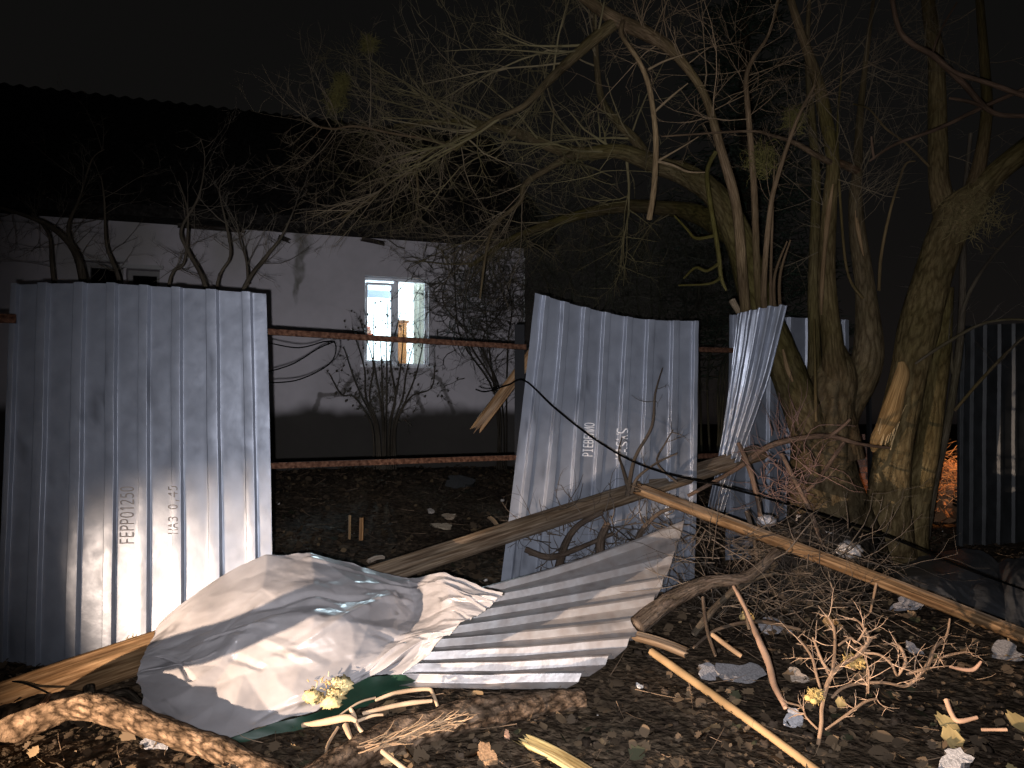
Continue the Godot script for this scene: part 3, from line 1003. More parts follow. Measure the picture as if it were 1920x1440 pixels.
	single("roller_blind", bl, M.matter, "pale blue rolled blind at the top of the left window pane", "blind")
	var st := MB.new()
	for i in 3:
		hbox(st, wa.x + 0.02 + i * 0.03, wa.x + 0.16 - i * 0.02, wb.y + 0.42 + i * 0.05, wb.y + 0.465 + i * 0.05, -0.62, -0.47, [Color(0.7, 0.2, 0.1), Color(0.75, 0.45, 0.3), Color(0.8, 0.3, 0.2)][i])
	hbox(st, wa.x - 0.1, wa.x + 0.3, wb.y + 0.39, wb.y + 0.418, -0.75, -0.42, Color(0.6, 0.4, 0.25))
	single("shelf_with_books", st, M.matter, "small shelf with red things at the lower left of the lit window", "shelf")


# ---------------------------------------------------------------- fence
func fence_point(x: float, y: float, back := 0.0) -> Vector3:
	var d := P(x, y, 1.0) - EYE
	var o := FENCE + FENCE_OUT * back
	var t := (o - EYE).dot(FENCE_OUT) / d.dot(FENCE_OUT)
	return EYE + d * t

func rail(pts: Array, hw: float, label: String) -> void:
	var mb := MB.new()
	for i in pts.size() - 1:
		var a: Vector3 = pts[i]
		var b: Vector3 = pts[i + 1]
		var t := (b - a) / 2
		var z := t.normalized().cross(Vector3.UP).normalized()
		var y := z.cross(t.normalized())
		mb.box((a + b) / 2, t, y * hw, z * hw * 0.8, Color.WHITE)
	single("fence_rail", mb, M.rust, label, "rail", "rusty steel rails of the fence")

func lettering(under: Node, s: Array, text: String, u: float, v: float, along: float, across: float, col: Color) -> void:
	# print that runs up the sheet, laid onto its folds
	var t := TextMesh.new()
	var f := SystemFont.new()
	f.font_names = PackedStringArray(["Droid Sans Mono"])
	t.font = f
	t.text = text
	t.font_size = 24
	t.pixel_size = 1.0 / 24.0
	t.curve_step = 2.0
	t.depth = 0.0
	var lo := t.get_aabb().position
	var hi := t.get_aabb().end
	var arr := t.get_mesh_arrays()
	var mb := MB.new()
	for p: Vector3 in arr[Mesh.ARRAY_VERTEX]:
		var x := (p.x - lo.x) / (hi.x - lo.x) - 0.5
		var y := (p.y - lo.y) / (hi.y - lo.y) - 0.5
		var o := on_sheet(s, u + -y * across * -1.0 * -1.0, v - x * along, 0.0022)
		mb.vert(o, (EYE - o).normalized(), Color.WHITE)
	var ix: PackedInt32Array = arr[Mesh.ARRAY_INDEX]
	for i in range(0, ix.size(), 3): mb.tri(ix[i], ix[i + 1], ix[i + 2])
	var m := StandardMaterial3D.new()
	m.albedo_color = col.linear_to_srgb()
	m.roughness = 0.7
	m.cull_mode = BaseMaterial3D.CULL_DISABLED
	part(under, "lettering", mb, m)

func fence() -> void:
	# posts
	for q in [[974, 655, 900, "dark steel post behind the left edge of the middle sheet"], [1626, 640, 1040, "thin dark steel post beside the reddish brick pillar between the two tree trunks"]]:
		var mb := MB.new()
		var a := fence_point(q[0], q[1] - (170 if q[0] < 1000 else 20), 0.06)
		a.y = 1.95
		mb.box(Vector3(a.x, 0.95, a.z), Vector3(0.035 if q[0] < 1000 else 0.012, 0, 0), Vector3(0, 1.0, 0), Vector3(0, 0, 0.035), Color.WHITE)
		single("fence_post", mb, M.black_metal, q[3], "post", "dark fence posts")
	rail([fence_point(400, 616), fence_point(985, 651)], 0.017, "rusty upper rail crossing the lit window between two sheets")
	rail([fence_point(400, 877), fence_point(985, 857)], 0.017, "rusty lower rail between the left and the middle sheet")
	rail([fence_point(1290, 655), fence_point(1400, 658)], 0.02, "short upper rail showing between the middle sheet and the folded sheet")
	rail([fence_point(1290, 856), fence_point(1400, 852)], 0.02, "short lower rail showing right of the middle sheet")
	rail([fence_point(-160, 590), fence_point(30, 598)], 0.021, "end of the upper rail left of the large left sheet")
	# large left sheet
	var o := thing("fence_sheet", "large upright galvanised sheet at the left with a bright reflection low down", "metal sheet", P(250, 1280, 3.55), "galvanised corrugated fence sheets")
	var s := profiled([[Vector3(24, 534, 3.93), Vector3(180, 531, 3.94), Vector3(340, 540, 3.94), Vector3(499, 551, 3.97)],
		[Vector3(14, 780, 3.81), Vector3(176, 780, 3.84), Vector3(340, 780, 3.87), Vector3(505, 780, 3.91)],
		[Vector3(4, 1040, 3.73), Vector3(172, 1040, 3.74), Vector3(342, 1036, 3.79), Vector3(510, 1030, 3.85)],
		[Vector3(-5, 1330, 3.69), Vector3(168, 1330, 3.68), Vector3(342, 1325, 3.70), Vector3(512, 1320, 3.78)]], 8, 0.026, 0.26, 40, 0.010, 13.0, 0.71, 0.05)
	metal_sheet(o, s, M.zinc, M.zinc)
	lettering(o, s, "FEPPO1250", 0.462, 0.575, 0.135, 0.052, Color(0.21, 0.185, 0.17))
	lettering(o, s, "HA3 0,45", 0.64, 0.565, 0.115, 0.05, Color(0.21, 0.185, 0.17))
	# middle sheet
	o = thing("fence_sheet", "middle galvanised sheet with curled top left corner and two columns of white print", "metal sheet", P(1120, 1090, 5.2), "galvanised corrugated fence sheets")
	s = profiled([[Vector3(1003, 549, 4.78), Vector3(1095, 576, 5.02), Vector3(1200, 598, 5.22), Vector3(1309, 602, 5.36)],
		[Vector3(984, 730, 4.86), Vector3(1085, 735, 5.04), Vector3(1194, 740, 5.22), Vector3(1308, 745, 5.37)],
		[Vector3(962, 910, 4.95), Vector3(1072, 915, 5.08), Vector3(1186, 920, 5.23), Vector3(1305, 920, 5.38)],
		[Vector3(938, 1100, 5.03), Vector3(1056, 1108, 5.12), Vector3(1176, 1112, 5.25), Vector3(1301, 1116, 5.38)]], 8, 0.026, 0.26, 36, 0.012, 57.0, 0.26, 0.05)
	metal_sheet(o, s, M.zinc, M.zinc)
	lettering(o, s, "PIEBEИИO", 0.408, 0.50, 0.115, 0.058, Color(0.62, 0.61, 0.62))
	lettering(o, s, "ИASWS", 0.595, 0.51, 0.105, 0.062, Color(0.62, 0.61, 0.62))
	# sheet behind the tree
	o = thing("fence_sheet", "galvanised sheet standing behind the left tree", "metal sheet", P(1480, 1065, 6.6), "galvanised corrugated fence sheets")
	s = profiled([[Vector3(1368, 590, 6.35), Vector3(1480, 595, 6.7), Vector3(1592, 600, 7.1)], [Vector3(1364, 830, 6.35), Vector3(1478, 830, 6.7), Vector3(1592, 830, 7.1)], [Vector3(1360, 1075, 6.35), Vector3(1478, 1070, 6.7), Vector3(1592, 1066, 7.1)]], 7, 0.03, 0.2, 20, 0.012, 91.0)
	metal_sheet(o, s, M.zinc, M.zinc)
	# torn sheet folded forward
	o = thing("folded_sheet", "narrow torn galvanised sheet folded and leaning out in front of the left tree", "metal sheet", P(1345, 950, 5.7))
	s = profiled([[Vector3(1383, 588, 5.60), Vector3(1425, 579, 5.56), Vector3(1476, 573, 5.42)], [Vector3(1368, 720, 5.62), Vector3(1400, 720, 5.56), Vector3(1440, 712, 5.44)], [Vector3(1348, 850, 5.68), Vector3(1368, 850, 5.64), Vector3(1393, 846, 5.56)], [Vector3(1326, 968, 5.75), Vector3(1340, 966, 5.71), Vector3(1356, 960, 5.66)]], 5, 0.045, 0.26, 26, 0.012, 33.0, 0.0, 0.14)
	metal_sheet(o, s, M.zinc, M.zinc)
	# dark sheets at the right
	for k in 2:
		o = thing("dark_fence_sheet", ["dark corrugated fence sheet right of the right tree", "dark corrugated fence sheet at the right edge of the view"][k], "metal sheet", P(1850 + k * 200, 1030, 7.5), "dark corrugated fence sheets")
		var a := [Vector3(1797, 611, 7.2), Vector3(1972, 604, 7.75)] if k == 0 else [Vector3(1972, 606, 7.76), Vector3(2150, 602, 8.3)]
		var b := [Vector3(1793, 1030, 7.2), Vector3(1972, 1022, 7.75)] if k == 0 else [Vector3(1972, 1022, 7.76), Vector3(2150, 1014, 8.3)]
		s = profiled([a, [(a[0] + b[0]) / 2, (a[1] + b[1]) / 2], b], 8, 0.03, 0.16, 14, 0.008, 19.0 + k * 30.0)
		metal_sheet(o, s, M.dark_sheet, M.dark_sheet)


# ---------------------------------------------------------------- fallen sheets
func hash2(i: int, j: int, k: int) -> float:
	return fposmod(sin(i * 127.1 + j * 311.7 + k * 74.7) * 43758.5453, 1.0) - 0.5

func cell_fold(u: float, v: float, k: float) -> float:      # flat facets between random creases
	var wu := (u + 0.06 * noise.get_noise_2d(u * 200.0 + k * 40.0, v * 200.0)) * 5.0 * k
	var wv := (v + 0.09 * noise.get_noise_2d(u * 260.0, v * 260.0 + k * 90.0)) * 4.0 * k
	var i := floori(wu)
	var j := floori(wv)
	var x := wu - i
	var y := wv - j
	var s := int(k * 10.0)
	if hash2(i, j, s + 5) > 0.0:
		if x + y < 1.0: return hash2(i, j, s) * (1.0 - x - y) + hash2(i + 1, j, s) * x + hash2(i, j + 1, s) * y
		return hash2(i + 1, j + 1, s) * (x + y - 1.0) + hash2(i + 1, j, s) * (1.0 - y) + hash2(i, j + 1, s) * (1.0 - x)
	if x > y: return hash2(i, j, s) * (1.0 - x) + hash2(i + 1, j, s) * (x - y) + hash2(i + 1, j + 1, s) * y
	return hash2(i, j, s) * (1.0 - y) + hash2(i, j + 1, s) * (y - x) + hash2(i + 1, j + 1, s) * x

func fallen_sheets() -> void:
	rng.seed = 611
	var rows := [
		[Vector3(300, 1172, 3.55), Vector3(400, 1096, 3.68), Vector3(500, 1037, 3.78), Vector3(585, 1027, 3.88), Vector3(680, 1058, 4.05), Vector3(765, 1082, 4.0), Vector3(828, 1073, 3.66), Vector3(941, 1108, 3.44)],
		[Vector3(283, 1215, 3.47), Vector3(390, 1160, 3.5), Vector3(490, 1100, 3.58), Vector3(590, 1090, 3.62), Vector3(690, 1105, 3.72), Vector3(775, 1125, 3.78), Vector3(843, 1122, 3.52), Vector3(915, 1137, 3.41)],
		[Vector3(270, 1255, 3.37), Vector3(370, 1230, 3.34), Vector3(480, 1180, 3.42), Vector3(590, 1170, 3.36), Vector3(690, 1172, 3.44), Vector3(770, 1182, 3.56), Vector3(840, 1168, 3.45), Vector3(882, 1165, 3.38)],
		[Vector3(262, 1290, 3.3), Vector3(345, 1300, 3.2), Vector3(460, 1270, 3.22), Vector3(570, 1250, 3.25), Vector3(660, 1240, 3.32), Vector3(740, 1222, 3.42), Vector3(800, 1208, 3.40), Vector3(832, 1203, 3.37)],
		[Vector3(268, 1325, 3.12), Vector3(335, 1362, 2.98), Vector3(412, 1388, 2.9), Vector3(520, 1352, 3.04), Vector3(595, 1332, 3.12), Vector3(640, 1295, 3.24), Vector3(690, 1268, 3.36), Vector3(755, 1262, 3.4)]]
	var folds := []
	for i in 22:
		var fa := Vector2(rng.randf(), rng.randf())
		var fd := Vector2(1.0, 0.0).rotated(rng.randf_range(-1.2, 1.2)) * rng.randf_range(0.12, 0.4)
		folds.append([fa, fa + fd, rng.randf_range(0.012, 0.035), rng.randf_range(0.006, 0.016) * (1.0 if rng.randf() < 0.6 else -1.0)])
	var w := to_world(rows)
	var nu := 210
	var nv := 150
	var pts := []
	for j in nv:
		for i in nu:
			var u := float(i) / (nu - 1)
			var v := float(j) / (nv - 1)
			var su := clampf(u + 0.05 * sin(PI * u) * noise.get_noise_2d(u * 150.0, v * 150.0), 0.0, 1.0)
			var sv := clampf(v + 0.08 * sin(PI * v) * noise.get_noise_2d(u * 150.0 + 50.0, v * 150.0), 0.0, 1.0)
			var p := net(w, su, sv).lerp(net_flat(w, su, sv), 0.8)
			var m := (net(w, u, minf(v + 0.02, 1)) - net(w, u, maxf(v - 0.02, 0))).cross(net(w, minf(u + 0.02, 1), v) - net(w, maxf(u - 0.02, 0), v)).normalized()
			if m.dot(EYE - p) < 0: m = -m
			var h := (cell_fold(u * 0.85 + 0.2, v * 0.7 + u * 0.3, 1.0) * 0.10 + cell_fold(u + 3.0, v - u * 0.4, 1.9) * 0.022 + noise.get_noise_2d(u * 900.0, v * 700.0) * 0.004) * (1.0 - 0.9 * smoothstep(0.78, 1.0, v))
			for f: Array in folds:
				var near := Geometry2D.get_closest_point_to_segment(Vector2(u, v), f[0], f[1])
				var dd: float = Vector2(u, v).distance_to(near)
				if dd < f[2]: h += f[3] * (1.0 - dd / f[2])
			var ragged := 0.010 * fine.get_noise_2d(u * 90.0 + v * 90.0, 5.0) if i == 0 or j == 0 or i == nu - 1 or j == nv - 1 else 0.0
			pts.append(p + m * h + Vector3(ragged, ragged, 0))
	var o := thing("crumpled_sheet", "crumpled pale grey sheet of metal lying in front of the broken fence", "metal sheet", P(520, 1350, 3.2))
	var mb := skin(pts, nu, nv, Color.WHITE)
	rim(mb, pts, nu, nv, 0.002, Color(0.9, 0.9, 0.9))
	for k in mb.c.size():                            # mud splashes and scuffs
		var q := mb.uv[k]
		var t := 1.0 - 0.07 * smoothstep(0.0, 0.5, noise.get_noise_2d(q.x * 500.0, q.y * 400.0))
		t -= 0.55 * smoothstep(0.34, 0.52, fine.get_noise_2d(q.x * 55.0 + 9.0, q.y * 45.0)) * smoothstep(-0.1, 0.3, noise.get_noise_2d(q.x * 300.0, q.y * 300.0 + 60.0))
		mb.c[k] = Color(t, t, t)
	part(o, "grey_face", mb, M.grey_paint)
	part(o, "green_back", skin(pts, nu, nv, Color.WHITE, true, 0.002), M.green_paint)
	# the lip that is folded back under and shows the green side
	var lip := to_world([[Vector3(418, 1389, 2.915), Vector3(520, 1354, 3.035), Vector3(598, 1334, 3.115), Vector3(643, 1297, 3.235), Vector3(692, 1270, 3.355), Vector3(760, 1265, 3.395)],
		[Vector3(420, 1396, 2.92), Vector3(540, 1376, 3.03), Vector3(602, 1352, 3.13), Vector3(655, 1322, 3.24), Vector3(705, 1292, 3.36), Vector3(768, 1272, 3.42)],
		[Vector3(432, 1400, 2.94), Vector3(556, 1388, 3.04), Vector3(618, 1366, 3.16), Vector3(676, 1338, 3.28), Vector3(735, 1305, 3.42), Vector3(790, 1280, 3.50)]])
	var lp := []
	for j in 10:
		for i in 50:
			lp.append(net(lip, i / 49.0, j / 9.0) + Vector3(0, 0.004 * fine.get_noise_2d(i * 3.0, j * 2.0), 0))
	var lm := skin(lp, 50, 10, Color.WHITE)
	rim(lm, lp, 50, 10, 0.002, Color(0.6, 0.6, 0.6))
	var l := part(o, "folded_lip", lm, M.green_paint)
	l.set_meta("label", "green-painted lip folded under the sheet")
	# lying corrugated sheet
	var left := [Vector3(905, 1112, 4.4), Vector3(855, 1150, 4.15), Vector3(805, 1192, 3.92), Vector3(768, 1228, 3.72), Vector3(742, 1262, 3.53), Vector3(748, 1286, 3.42)]
	var right := [Vector3(1283, 984, 4.85), Vector3(1253, 1072, 4.5), Vector3(1226, 1130, 4.22), Vector3(1192, 1194, 3.95), Vector3(1132, 1250, 3.66), Vector3(1056, 1293, 3.44)]
	var mid := []
	for k in 6: mid.append((left[k] + right[k]) / 2 + Vector3(0, [8, 2, 0, 4, 4, 2][k], 0.0))
	var lr := [left, mid, right]
	o = thing("fallen_corrugated_sheet", "corrugated metal sheet lying tilted beside the crumpled sheet, half in its shadow", "metal sheet", P(950, 1290, 3.5))
	var s := profiled(lr, 8, 0.038, 0.14, 40, 0.006, 71.0, 0.64, 0.11)
	metal_sheet(o, s, M.zinc_lying, M.zinc_lying)
	# dark crumpled tarps at the right
	for k in 2:
		var q := to_world([[Vector3(1640, 1060, 5.9), Vector3(1740, 1042, 6.2), Vector3(1830, 1030, 6.2), Vector3(1880, 1062, 5.8)], [Vector3(1660, 1090, 5.2), Vector3(1750, 1080, 5.2), Vector3(1820, 1085, 5.1), Vector3(1885, 1110, 5.0)], [Vector3(1690, 1112, 4.85), Vector3(1770, 1120, 4.72), Vector3(1820, 1150, 4.55), Vector3(1890, 1170, 4.5)]] if k == 0 else
			[[Vector3(1868, 1055, 5.9), Vector3(1930, 1040, 6.0), Vector3(2000, 1050, 6.0)], [Vector3(1882, 1105, 4.9), Vector3(1940, 1090, 4.9), Vector3(2010, 1100, 4.9)], [Vector3(1888, 1180, 4.3), Vector3(1950, 1185, 4.25), Vector3(2040, 1190, 4.2)]])
		var tp := []
		for j in 44:
			for i in 60:
				var u := i / 59.0
				var v := j / 43.0
				tp.append(net(q, u, v) + Vector3(0.1, 0.9, 0.3) * (0.05 * cell_fold(u + k * 4.0, v * 0.8, 1.2) + 0.012 * cell_fold(u, v + 7.0, 3.0)))
		var tm := skin(tp, 60, 44, Color.WHITE)
		rim(tm, tp, 60, 44, 0.002, Color.WHITE)
		single("dark_sheeting", tm, M.tarp, ["dark grey crumpled sheeting on the ground under the right end of the orange beam", "dark grey sheeting lying at the right edge behind the orange beam"][k], "sheeting", "dark sheeting on the ground")


# ---------------------------------------------------------------- boards
func board(called: String, a: Vector3, b: Vector3, wide: float, thick: float, face: Vector3, col: Color, sa: float, sb: float, label: String, category := "board", warp := 0.01) -> void:
	var mb := MB.new()
	beam(mb, a, b, wide, thick, face, col, sa, sb, warp)
	single(called, mb, M.wood, label, category)

func boards() -> void:
	rng.seed = 31
	board("long_board", P(690, 1084, 4.3), P(1432, 846, 5.75), 0.145, 0.035, Vector3(-0.15, 0.62, 0.8), Color(0.20, 0.15, 0.105), 0.02, 0.05, "long weathered brown board leaning up from the crumpled sheet to the tree")
	board("orange_beam", P(1158, 902, 4.9), P(1990, 1220, 3.75), 0.058, 0.062, Vector3(-0.2, 0.75, 0.6), Color(0.275, 0.178, 0.10), 0.22, 0.02, "long orange-brown square beam sloping down to the right edge", "beam")
	board("wide_plank", P(-60, 1340, 3.2), P(370, 1192, 3.62), 0.19, 0.045, Vector3(0.1, 0.65, 0.8), Color(0.33, 0.21, 0.115), 0.03, 0.05, "wide orange plank running from the left edge under the crumpled sheet", "plank")
	board("broken_lath", P(1004, 655, 5.25), P(884, 816, 5.25), 0.085, 0.03, Vector3(0.5, 0.2, 0.9), Color(0.34, 0.21, 0.11), 0.02, 0.12, "splintered pale board sticking out left from behind the middle sheet")
	board("pale_splinter", P(968, 1378, 2.95), P(1115, 1460, 2.62), 0.06, 0.02, Vector3(0.2, 0.8, 0.6), Color(0.62, 0.50, 0.24), 0.10, 0.02, "short pale yellow splinter of wood in the middle of the bottom edge", "splinter")
	board("cut_stake", P(1185, 1190, 3.8), P(1292, 1226, 3.7), 0.045, 0.035, Vector3(0.1, 0.8, 0.5), Color(0.26, 0.19, 0.13), 0.03, 0.02, "short grey stake with a pale end beside the lower corner of the corrugated sheet", "stake")
	board("upright_stake", P(656, 965, 6.0), P(655, 1012, 6.0), 0.022, 0.02, Vector3(0, 0, 1), Color(0.45, 0.30, 0.16), 0.01, 0.01, "thin left one of two pale stakes standing in the soil behind the fence", "stake", 0.0)
	board("upright_stake", P(678, 968, 5.9), P(677, 1014, 5.9), 0.035, 0.03, Vector3(0, 0, 1), Color(0.50, 0.28, 0.13), 0.02, 0.01, "thicker right one of two pale stakes standing in the soil behind the fence", "stake", 0.0)
	board("wood_offcut", P(688, 1053, 4.9), P(722, 1044, 5.0), 0.03, 0.02, Vector3(0, 1, 0.3), Color(0.7, 0.6, 0.5), 0.02, 0.02, "pale offcut lying just behind the top of the crumpled sheet", "offcut")
	board("wood_offcut", P(915, 968, 5.6), P(934, 988, 5.5), 0.03, 0.02, Vector3(0, 1, 0.3), Color(0.5, 0.34, 0.2), 0.02, 0.02, "orange offcut just left of the middle sheet above the long board", "offcut")


func stick(called: String, pts: Array, sides: int, col: Color, label: String, category: String, m: Material, bump := 0.15, per := 6, moss := 0.0) -> void:
	var mb := MB.new()
	tube(mb, spline4(world4(pts), per), sides, col, moss, bump)
	single(called, mb, m, label, category)

func logs() -> void:
	rng.seed = 41
	var L := thing("bent_log", "thick bent log with rough bark along the bottom left", "log", P(150, 1400, 2.95))
	var mb := MB.new()
	tube(mb, spline4(world4([Vector4(-80, 1390, 2.95, 78), Vector4(20, 1362, 3.0, 76), Vector4(90, 1334, 3.02, 66), Vector4(150, 1322, 3.02, 52), Vector4(235, 1342, 2.96, 50), Vector4(330, 1376, 2.88, 50), Vector4(420, 1410, 2.8, 48), Vector4(530, 1462, 2.66, 48)]), 26), 34, Color(0.40, 0.27, 0.175), 0.0, 0.22, 5.0)
	part(L, "trunk", mb, M.rough_bark)
	mb = MB.new()
	tube(mb, spline4(world4([Vector4(-60, 1385, 2.96, 44), Vector4(-110, 1345, 2.75, 56), Vector4(-185, 1362, 2.35, 80), Vector4(-310, 1345, 2.05, 94), Vector4(-480, 1340, 1.8, 100)]), 12), 24, Color(0.36, 0.24, 0.155), 0.0, 0.2, 5.0)  # limb out of view, placed to shade the crumpled sheet
	part(L, "unseen_fork", mb, M.rough_bark)
	mb = MB.new()
	tube(mb, spline4(world4([Vector4(178, 1340, 2.98, 26), Vector4(168, 1308, 3.02, 22), Vector4(166, 1288, 3.05, 20)]), 4), 10, Color(0.10, 0.08, 0.06), 0.0, 0.15)
	part(L, "branch_stub", mb, M.rough_bark)
	mb = MB.new()
	tube(mb, spline4(world4([Vector4(185, 1322, 3.0, 18), Vector4(215, 1302, 3.08, 15), Vector4(240, 1300, 3.1, 14), Vector4(262, 1318, 3.08, 12)]), 4), 8, Color(0.10, 0.08, 0.06), 0.0, 0.15)
	part(L, "branch_stub", mb, M.rough_bark)
	mb = MB.new()
	tube(mb, spline4(world4([Vector4(70, 1345, 3.0, 20), Vector4(82, 1318, 2.98, 14), Vector4(92, 1302, 2.96, 10)]), 4), 8, Color(0.42, 0.27, 0.18), 0.0, 0.15)
	part(L, "branch_stub", mb, M.rough_bark)
	L = thing("split_log", "thick log with peeling bark lying in front of the corrugated sheet", "log", P(800, 1390, 2.95))
	mb = MB.new()
	tube(mb, spline4(world4([Vector4(560, 1482, 2.58, 66), Vector4(650, 1430, 2.74, 66), Vector4(730, 1388, 2.88, 64), Vector4(820, 1358, 3.0, 62), Vector4(900, 1336, 3.1, 58), Vector4(1000, 1322, 3.22, 54), Vector4(1090, 1312, 3.32, 44)]), 26), 34, Color(0.28, 0.195, 0.135), 0.0, 0.22, 5.0)
	part(L, "trunk", mb, M.rough_bark)
	for i in 46:                                     # strips of loose bark
		var t := rng.randf_range(0.15, 0.75)
		var c := P(lerpf(640, 960, t), lerpf(1412, 1316, t) + rng.randf_range(-10, 14), lerpf(2.62, 3.06, t))
		var sb := MB.new()
		var dir := (P(960, 1330, 3.15) - P(640, 1440, 2.72)).normalized() + Vector3(rng.randfn(), rng.randfn(), rng.randfn()) * 0.16
		quick(sb, c - dir * 0.04, dir, rng.randf_range(0.06, 0.16), rng.randf_range(0.003, 0.006), 0.5, 0.1, 4, 4, Color(0.42, 0.28, 0.17) * rng.randf_range(0.6, 1.1))
		part(L, "bark_strip", sb, M.twig)
	stick("long_pole", [Vector4(1222, 1222, 3.80, 15), Vector4(1310, 1284, 3.46, 16), Vector4(1420, 1362, 3.03, 16), Vector4(1560, 1466, 2.57, 17)], 8, Color(0.50, 0.33, 0.17), "long straight peeled pole running to the bottom edge right of the middle", "pole", M.twig, 0.1)
	stick("grey_limb", [Vector4(1196, 1172, 3.9, 40), Vector4(1250, 1130, 4.0, 34), Vector4(1330, 1092, 4.12, 26), Vector4(1400, 1082, 4.2, 22), Vector4(1456, 1036, 4.35, 20)], 12, Color(0.17, 0.135, 0.11), "rough grey limb lying beside the right edge of the corrugated sheet", "branch", M.bark, 0.2)
	stick("grey_limb", [Vector4(1300, 1190, 3.95, 14), Vector4(1350, 1130, 4.1, 14), Vector4(1402, 1090, 4.2, 12), Vector4(1458, 1074, 4.3, 5)], 8, Color(0.16, 0.13, 0.10), "thin dark branch crossing under the rough grey limb", "branch", M.bark, 0.2)
	stick("knotty_branch", [Vector4(1474, 1328, 3.05, 12), Vector4(1452, 1285, 3.15, 12), Vector4(1440, 1240, 3.25, 14), Vector4(1420, 1195, 3.4, 13), Vector4(1400, 1145, 3.6, 9), Vector4(1376, 1100, 3.85, 7)], 8, Color(0.40, 0.26, 0.18), "knotty lit branch standing left of the dead bush", "branch", M.twig, 0.35, 8)
	stick("peeled_stick", [Vector4(1336, 1190, 3.55, 9), Vector4(1362, 1210, 3.45, 10), Vector4(1390, 1230, 3.4, 9)], 7, Color(0.42, 0.28, 0.17), "short peeled stick above the two flat plaster pieces", "stick", M.twig, 0.2)
	stick("bent_stick", [Vector4(1780, 1250, 3.3, 5), Vector4(1822, 1256, 3.3, 8), Vector4(1840, 1240, 3.3, 5)], 7, Color(0.36, 0.22, 0.15), "small curved twig right of the dead bush", "stick", M.twig, 0.2)
	stick("bent_stick", [Vector4(1774, 1312, 3.0, 9), Vector4(1785, 1340, 2.95, 9), Vector4(1798, 1352, 2.92, 9), Vector4(1832, 1345, 2.92, 7)], 7, Color(0.38, 0.24, 0.16), "elbow-shaped twig on the soil right of the dead bush", "stick", M.twig, 0.2)
	stick("bent_stick", [Vector4(1840, 1368, 2.85, 6), Vector4(1888, 1368, 2.83, 7)], 7, Color(0.38, 0.24, 0.16), "straight reddish twig beside the yellow leaves at the right", "stick", M.twig, 0.2)
	stick("hanging_twig", [Vector4(1632, 1148, 4.1, 4), Vector4(1640, 1110, 4.12, 5), Vector4(1646, 1078, 4.15, 6)], 6, Color(0.25, 0.17, 0.11), "thin twig standing up against the orange beam", "twig", M.twig, 0.1)
	# the forked branch in front of the crumpled sheet
	var B := thing("forked_branch", "pale forked branch lying between the crumpled sheet and the split log", "branch", P(660, 1370, 3.0))
	for q in [[Vector4(567, 1360, 3.02, 9), Vector4(608, 1354, 3.0, 13), Vector4(650, 1346, 2.98, 14), Vector4(668, 1352, 2.97, 10)],
		[Vector4(657, 1328, 3.02, 7), Vector4(664, 1342, 3.0, 9), Vector4(672, 1364, 2.95, 9), Vector4(709, 1402, 2.8, 9), Vector4(772, 1452, 2.6, 10)],
		[Vector4(680, 1338, 3.02, 8), Vector4(727, 1326, 3.08, 9), Vector4(770, 1318, 3.12, 9), Vector4(810, 1314, 3.15, 7)],
		[Vector4(704, 1313, 3.15, 6), Vector4(743, 1299, 3.2, 8), Vector4(801, 1292, 3.25, 8), Vector4(812, 1302, 3.22, 8), Vector4(822, 1328, 3.14, 6)],
		[Vector4(666, 1354, 2.98, 7), Vector4(698, 1342, 3.02, 6), Vector4(718, 1340, 3.04, 5)],
		[Vector4(634, 1364, 2.97, 5), Vector4(616, 1394, 2.86, 6), Vector4(610, 1418, 2.78, 5), Vector4(612, 1450, 2.68, 4)],
		[Vector4(648, 1360, 2.95, 12), Vector4(655, 1378, 2.9, 10), Vector4(662, 1392, 2.86, 5)],
		[Vector4(728, 1366, 2.9, 4), Vector4(768, 1346, 2.98, 6), Vector4(800, 1348, 3.0, 5), Vector4(818, 1372, 2.94, 4)],
		[Vector4(632, 1344, 3.02, 3), Vector4(672, 1318, 3.1, 4), Vector4(704, 1308, 3.16, 4)]]:
		mb = MB.new()
		tube(mb, spline4(world4(q), 6), 8, Color(0.46, 0.33, 0.22), 0.0, 0.12)
		part(B, "branch", mb, M.twig)


# ---------------------------------------------------------------- trees
func limb(under: Node, called: String, pts: Array, sides: int, col: Color, moss: float, bump: float, per := 8, m: Material = null) -> Array:
	var mb := MB.new()
	var q := spline4(world4(pts), per)
	tube(mb, q, sides, col, moss, bump * 0.7, 4.0)
	part(under, called, mb, m if m else M.bark)
	return q

